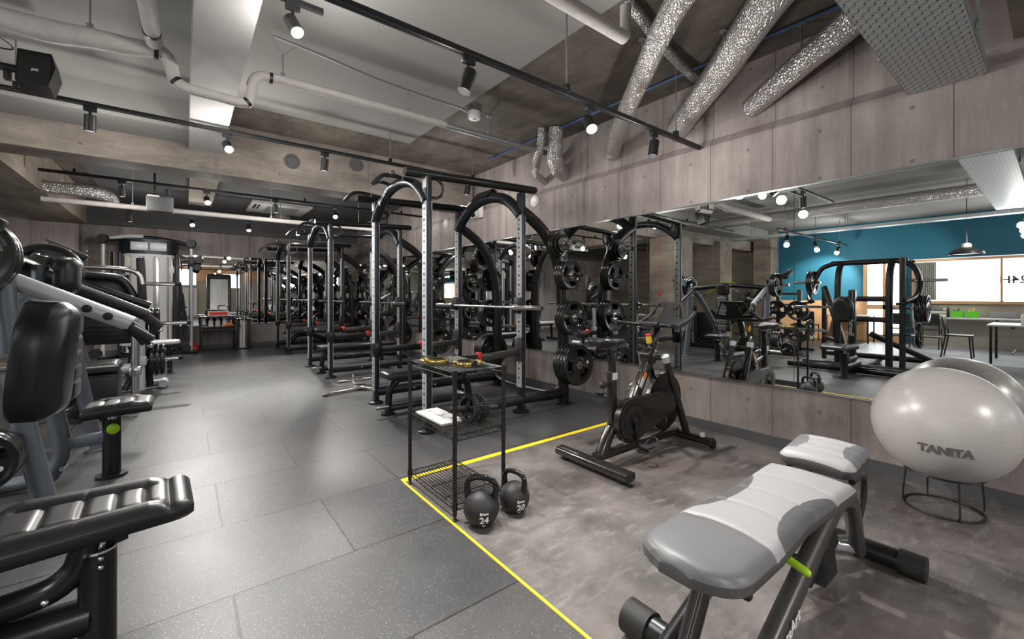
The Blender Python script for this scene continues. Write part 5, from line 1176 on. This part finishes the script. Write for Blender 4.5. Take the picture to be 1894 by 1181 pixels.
for x, nm in ((-1.28, 'l'), (.13, 'r')):
    b = MB(); b.cyl((x, fy, .05), (x, fy, 2.36), .034, n=18); co = obj('column', b, 'silver', t)
    b = MB(); b.lathe([(.0, -.045), (.085, -.045), (.09, -.02), (.075, 0), (.09, .02), (.085, .045), (0, .045)], (x, fy-.03, 2.40), (.3, 1, 0), 20); b.box((x, fy, 2.36), (.09, .12, .14), .02); obj('top_pulley', b, 'black', co)
    zc_ = 2.0 if nm == 'r' else 1.3
    b = MB(); b.box((x, fy, zc_), (.11, .12, .22), .02); b.lathe([(.0, -.02), (.08, -.02), (.07, 0), (.08, .02), (0, .02)], (x+.13, fy-.08, zc_+.05), (.3, 1, 0), 20); b.lathe([(.0, -.02), (.07, -.02), (.06, 0), (.07, .02), (0, .02)], (x+.11, fy-.08, zc_-.12), (.3, 1, 0), 20); b.tube([(x-.05, fy-.06, zc_), (x-.16, fy-.06, zc_-.02), (x-.17, fy-.06, zc_-.14)], .014, 8, 3); obj('carriage', b, 'black', co)
    b = MB(); b.lathe([(.0, -.03), (.09, -.03), (.08, 0), (.09, .03), (0, .03)], (x-.10, fy-.05, .11), (.3, 1, 0), 20); obj('base_pulley', b, 'black', co)
b = MB(); b.bar((-1.35, fy-.02, .03), (.25, fy-.02, .03), .18, .05, .01); b.bar((-1.3, fy-.35, .03), (-1.0, fy, .03), .08, .05, .01); b.bar((.22, fy-.3, .03), (-.1, fy, .03), .08, .05, .01); obj('base_plate', b, 'black_sat', t)
b = MB(); b.box((-.90, fy-.16, 1.95), (.10, .01, .2), .003); o = obj('instruction_card', b, 'cream', t)
b = MB(); b.box((-.21, fy-.14, 1.80), (.09, .01, .13), .003); o = obj('instruction_card', b, 'paper', t)
b = MB(); b.box((-.60, fy-.228, 1.12), (.12, .008, .18), .003); o = obj('instruction_card', b, 'paper', t)
for i, (x, z0, z1) in enumerate(((-.06, 1.55, .75), (-.02, 1.3, .45), (.02, .9, .35))):
    b = MB(); b.tube([(x, fy-.16, z0), (x+.02, fy-.17, (z0+z1)/2), (x-.01, fy-.17, z1), (x+.02, fy-.18, z1-.06), (x+.05, fy-.17, z1)], [.018, .03, .022, .02, .018], 8, 4)
    single('cable_attachment', b, 'rubber', ('black rope attachment hanging longest right of the cable tower', 'black strap attachment hanging low right of the cable tower', 'short black handle hanging lowest right of the cable tower')[i], 'cable attachment', 'attachments hanging beside the cable tower')

# ================================================================== SIDE TABLE, BIN
t = thing('side_table', 'small black two tier metal table against the back wall mirror', 'table', (.63, 11.85, 0))
for x in (.31, .95):
    for y in (11.55, 12.2):
        b = MB(); b.bar((x, y, 0), (x, y, .78), .03, .03, .003, up=(1, 0, 0)); obj('leg', b, 'black', t)
b = MB(); b.box((.63, 11.875, .78), (.70, .70, .025), .004); obj('table_top', b, 'dark_glass', t)
b = MB(); b.box((.63, 11.875, .55), (.66, .66, .02), .004); b.bar((.31, 11.55, .50), (.95, 11.55, .50), .02, .03); obj('lower_shelf', b, 'black', t)
t = thing('cardboard_tray', 'white tray box with a red front panel on the small table', 'box', (.62, 11.75, .793))
b = MB(); b.box((.62, 11.75, .85), (.40, .26, .11), .006); obj('box', b, 'white', t)
b = MB(); b.box((.62, 11.617, .855), (.34, .004, .07)); obj('red_panel', b, 'red', t)
for i in range(3):
    x = .48+i*.13; b = MB(); b.lathe([(.045, 0), (.05, .01), (.05, .12), (.03, .15), (.018, .16), (.018, .18), (0, .18)], (x, 11.7, .56), (0, 0, 1), 16)
    single('jar', b, ['white', 'cream', 'white'][i], ('left', 'middle', 'right')[i]+' one of three pale jars on the lower shelf of the small table', 'jar', 'pale jars on the small table')
b = MB(); b.lathe([(.06, 0), (.085, .03), (.08, .09), (.035, .15), (.02, .17), (.02, .22), (.0, .22)], (.20, 12.05, .0), (0, 0, 1), 18)
single('bottle', b, 'red', 'round red bottle on the floor left of the small black table', 'bottle')
b = MB(); b.tube([(.72, 11.68, .57), (.80, 11.66, .60), (.90, 11.66, .585)], [.02, .04, .02], 10, 4); single('shoe', b, 'orange', 'small orange shoe on the lower shelf of the small table', 'shoe')
t = thing('waste_bin', 'brushed steel cylinder bin standing against the back wall mirror', 'bin', (1.13, 11.98, 0))
b = MB(); b.lathe([(.0, .02), (.165, .02), (.165, .66), (.16, .665)], (1.13, 11.98, 0), (0, 0, 1), 36); obj('body', b, 'steel', t)
b = MB(); b.lathe([(.167, .655), (.172, .66), (.172, .69), (.15, .715), (.05, .72), (.05, .70), (0, .70)], (1.13, 11.98, 0), (0, 0, 1), 36); obj('lid', b, 'chrome', t)
b = MB(); b.lathe([(.168, 0), (.168, .03), (0, .03)], (1.13, 11.98, 0), (0, 0, 1), 36); b.box((1.13, 11.81, .02), (.12, .06, .02), .004); obj('pedal_base', b, 'black', t)

# ================================================================== LOUNGE SIDE, SEEN IN THE MIRROR
def chair(x, y, rz, label):
    t = thing('stacking_chair', label, 'chair', (0, 0, 0), 'black chairs in the lounge')
    for sx in (-1, 1):
        b = MB(); b.tube([(sx*.2, -.19, 0), (sx*.2, -.16, .44)], .013, 10, 1); obj('leg', b, 'black', t)
        b = MB(); b.tube([(sx*.2, .24, 0), (sx*.2, .17, .44), (sx*.2, .22, .82)], .013, 10, 1); obj('leg', b, 'black', t)
    b = MB(); b.box((0, 0, .45), (.42, .42, .03), .012); obj('seat', b, 'leather', t)
    b = MB(); b.box((0, .205, .69), (.40, .025, .28), .01, 0, Matrix.Rotation(-.12, 3, 'X')); obj('backrest', b, 'leather', t)
    t.location = (x, y, .003); t.rotation_euler = (0, 0, rz); return t
ch = chair(-4.72, 1.28, 0, 'black chair pulled out beside the pale table, seen in the mirror')
for x, y, rz, lb in ((-4.9, .18, PI, 'black chair on the far side of the pale table, seen in the mirror'), (-6.35, 1.95, -PI/2, 'black chair at the long desk, nearer the window frame'), (-6.35, 2.45, -PI/2, 'black chair at the end of the long desk by the door'), (-6.1, 4.35, -PI/2, 'black chair before the timber wainscot, seen in the mirror')):
    dup(ch, (x, y, .003), lb, rz)
def table(name, cx_, cy_, sx, sy, z, label):
    t = thing(name, label, 'table', (cx_, cy_, .003))
    b = MB(); b.box((cx_, cy_, z-.015), (sx, sy, .03), .004); obj('table_top', b, 'table_top', t)
    for a_ in (-1, 1):
        for c_ in (-1, 1):
            b = MB(); x = cx_+a_*(sx/2-.06); y = cy_+c_*(sy/2-.05); b.bar((x, y, .003), (x, y, z-.03), .035, .035, .003, up=(1, 0, 0)); obj('leg', b, 'black', t)
    b = MB(); b.bar((cx_-sx/2+.06, cy_, z-.05), (cx_+sx/2-.06, cy_, z-.05), .03, .04); b.bar((cx_-sx/2+.06, cy_, .2), (cx_+sx/2-.06, cy_, .2), .02, .02); obj('rail', b, 'black', t)
    return t
table('lounge_table', -4.65, .55, 1.2, .62, .72, 'pale topped lounge table in front of the window, seen in the mirror')
table('long_desk', -6.85, .9, .55, 2.65, .74, 'long pale desk under the bright window, seen in the mirror')
table('lounge_table', -6.7, 3.55, .7, 1.0, .74, 'pale topped table by the timber wainscot, seen in the mirror')
t = thing('drawer_box', 'small black drawer box on the long desk, seen in the mirror', 'drawer box', (-6.85, 1.85, .74))
b = MB(); b.box((-6.85, 1.85, .86), (.3, .36, .24), .008); obj('body', b, 'black', t)
for q in range(3):
    b = MB(); b.box((-6.695, 1.85, .785+.075*q), (.012, .32, .06), .004); obj('drawer', b, 'cream', t)
for i, yy in enumerate((1.52, 1.28)):
    t = thing('storage_bin', ('green open storage bin on the long desk beside the drawer box', 'green open storage bin on the long desk, farther from the drawer box')[i], 'storage bin', (-6.8, yy, .74), 'green bins on the long desk')
    b = MB(); R_ = (.2, .19, .17); b.box((-6.8, yy, .75), (.2, .19, .012)); [b.box((-6.8+sx*.1, yy, .82), (.008, .19, .15)) for sx in (-1, 1)]; [b.box((-6.8, yy+sx*.095, .82), (.2, .008, .15)) for sx in (-1, 1)]; obj('bin', b, 'green', t)
    b = MB(); b.box((-6.8, yy, .86), (.12, .03, .2), .004, 0, Matrix.Rotation(.25, 3, 'X')); b.box((-6.82, yy+.05, .84), (.12, .02, .16), .004); obj('folder', b, ['skirt', 'yellow'][i], t)
b = MB(); b.box((-6.98, .82, .82), (.02, .42, .15), .004); single('desk_screen', b, 'conduit', 'grey low screen panel at the back of the long desk', 'panel')
b = MB(); b.lathe([(.045, 0), (.05, .01), (.05, .16), (.03, .19), (.015, .2), (.015, .25), (0, .25)], (-4.5, .42, .72), (0, 0, 1), 16); single('bottle', b, 'white', 'white dispenser bottle on the pale lounge table', 'bottle')
t = thing('pendant_lamp', 'dark bowl shaped pendant lamp in front of the teal wall, seen in the mirror', 'pendant lamp', (-5, 1.2, 2.1))
b = MB(); b.lathe([(.27, 0), (.255, .05), (.17, .11), (.075, .15), (.07, .15), (.16, .10), (.24, .045), (.262, 0)], (-5, 1.2, 2.1), (0, 0, 1), 32, capends=False); obj('lamp_shade', b, 'black_sat', t)
b = MB(); b.lathe([(.07, .145), (.075, .20), (.05, .235), (0, .24)], (-5, 1.2, 2.1), (0, 0, 1), 24); obj('lamp_cap', b, 'cream', t)
b = MB(); b.cyl((-5, 1.2, 2.33), (-5, 1.2, 3.28), .008, n=8); obj('rod', b, 'black', t)
b = MB(); b.lathe([(0, .02), (.2, .03), (.25, .012), (.0, .0)], (-5, 1.2, 2.105), (0, 0, 1), 24); obj('diffuser', b, 'white', t)
# plate tree
t = thing('plate_tree', 'black plate tree with two posts beyond the row machine, seen in the mirror', 'plate rack', (-3.4, 3.9, 0))
for yy in (3.68, 4.12):
    b = MB(); b.bar((-3.45, yy, 0), (-3.45, yy, 1.4), .08, .08, .01, up=(1, 0, 0)); obj('post', b, 'black', t)
b = MB(); b.bar((-3.45, 3.4, .05), (-3.45, 4.4, .05), .08, .07, .01); b.bar((-3.45, 3.9, .05), (-2.8, 3.9, .05), .08, .07, .01); b.bar((-3.45, 3.68, 1.3), (-3.45, 4.12, 1.3), .03, .05); b.bar((-3.45, 3.68, 1.05), (-3.45, 4.12, 1.05), .03, .04); obj('frame', b, 'black', t)
for yy in (3.68, 4.12):
    for z in (.42, .92):
        b = MB(); b.cyl((-3.42, yy, z), (-3.05, yy, z), .024, n=12); obj('peg', b, 'chrome', t)
for yy, nm in ((3.68, 'right'), (4.12, 'left')):
    for z, zn_ in ((.42, 'lower'), (.92, 'upper')):
        for q in range(2): plate(.225, .045, (-3.39+.05*q, yy, z-.0025), (1, 0, 0), 'black grip plate, %s on the %s %s mirrored peg of the plate tree' % (ORD[2][q], zn_, nm), 'plates on the plate tree', .3*q)
t = thing('leg_machine', 'black and green framed sled machine behind the chest press, seen in the mirror', 'exercise machine', (-2.6, 4.9, 0))
b = MB(); b.tube([(-2.4, 5.6, .1), (-2.5, 4.9, .8), (-2.6, 4.4, 1.35)], .05, 12, 2); b.tube([(-2.9, 5.5, .1), (-3.0, 4.7, .9), (-3.0, 4.3, 1.45)], .05, 12, 2); b.box((-2.7, 4.8, .95), (.4, .9, .2), .04, 0, Matrix.Rotation(-.7, 3, 'X')); b.box((-2.7, 4.9, .06), (.9, 1.6, .10), .02); b.tube([(-2.4, 5.6, .1), (-2.4, 5.6, 1.0)], .04, 12, 1); b.box((-2.6, 5.4, .5), (.4, .4, .7), .04); obj('frame', b, 'black', t)
b = MB(); b.tube([(-2.35, 5.5, 1.2), (-2.4, 5.0, 1.5), (-2.5, 4.6, 1.35)], .02, 10, 3); obj('guard_rail', b, 'steel', t)
b = MB(); b.tube([(-2.95, 5.6, 1.3), (-2.95, 5.1, 1.58), (-2.95, 4.6, 1.45)], .02, 10, 3); obj('lime_rail', b, 'lime', t)
b = MB(); b.lathe([(.0, .0), (.03, .0), (.035, .02), (0, .03)], (-1.55, 6.05, 1.30), (1, 0, 0), 18); b.cyl((-1.55, 6.05, 1.32), (-1.55, 6.05, 2.68), .006, n=6)
single('alarm_button', b, 'red', 'small red alarm button with a thin conduit on the concrete column', 'alarm button')
pipe('foil_duct', [(-2.9, -.3, 3.05), (-2.9, 1.5, 3.05), (-2.9, 4.0, 3.05), (-2.9, 5.9, 3.05)], .11, 'foil', 'long straight foil duct over the left machines, seen in the mirror', 'duct', sub=2, rods=((-2.9, 1.0, 3.1), (-2.9, 4.2, 3.1)))
t = thing('cable_tray', 'narrow galvanised cable tray over the lounge, seen in the mirror', 'cable tray', (-4.2, 2.7, 2.75))
b = MB(); b.box((-4.2, 2.8, 2.75), (.22, 5.6, .004)); [b.box((-4.2+s_*.11, 2.8, 2.78), (.003, 5.6, .06)) for s_ in (-1, 1)]; obj('tray', b, 'galv', t)
b = MB(); [b.cyl((-4.2+s_*.1, yy, 2.75), (-4.2+s_*.1, yy, 3.28), .006, n=6) for s_ in (-1, 1) for yy in (.6, 3, 5)]; obj('hanger_rod', b, 'conduit', t)

# ================================================================== BEHIND THE CAMERA, SEEN IN THE BACK WALL MIRROR
b = MB(); b.box((.3, -5.2, 3.0), (7.0, 1.6, .04)); structure('ceiling_panel_front', b, 'wood')
b = MB(); b.box((.3, -5.985, 2.55), (7.0, .03, .9)); structure('trim_4', b, 'wood')
t = thing('light_box', 'large bright blue white light box on the front wall, seen in the back mirror', 'sign', (-.1, -5.93, 2.0))
b = MB(); b.box((-.1, -5.94, 2.35), (1.3, .06, .9), .01); obj('sign_face', b, 'sign_glow', t)
b = MB(); b.box((-.1, -5.96, 2.35), (1.36, .05, .96), .01); obj('sign_frame', b, 'white', t)
t = thing('light_box', 'smaller bright light box farther right on the front wall, seen in the back mirror', 'sign', (2.3, -5.93, 2.0))
b = MB(); b.box((2.3, -5.94, 2.15), (.9, .06, .8), .01); obj('sign_face', b, 'sign_glow', t)
b = MB(); b.box((2.3, -5.96, 2.15), (.96, .05, .86), .01); obj('sign_frame', b, 'white', t)
b = MB(); b.box((.1, -5.9, .9), (1.0, .02, 1.6)); single('banner', b, 'paper', 'white upright banner on the front wall, seen in the back mirror', 'banner')
t = thing('weight_stack_machine', 'white weight stack machine with a black hood, seen in the back mirror', 'exercise machine', (1.45, -2.2, .003))
b = MB(); b.box((1.45, -2.2, 1.15), (.8, .5, 2.0), .05); obj('tower', b, 'white', t)
b = MB(); b.box((1.45, -2.2, 2.24), (1.05, .6, .28), .10); obj('hood', b, 'black', t)
b = MB(); [b.box((1.45+s_*.46, -2.2, 1.1), (.12, .55, 2.15), .03) for s_ in (-1, 1)]; b.box((1.45, -2.2, .06), (1.1, .8, .11), .02); obj('side_frame', b, 'black', t)
b = MB(); b.box((1.45, -1.945, 1.2), (.22, .02, 1.8)); obj('centre_channel', b, 'silver', t)

t = thing('open_rack', 'tall black open rack at the right edge of the mirror view', 'shelf', (-1.9, -.55, .0))
for x in (-2.3, -1.5):
    for y in (-.8, -.35):
        b = MB(); b.bar((x, y, 0), (x, y, 1.75), .04, .04, .004, up=(1, 0, 0)); obj('post', b, 'black', t)
for z in (.25, .75, 1.25, 1.72):
    b = MB(); b.box((-1.9, -.575, z), (.84, .49, .025), .004); obj('shelf_board', b, 'black', t)
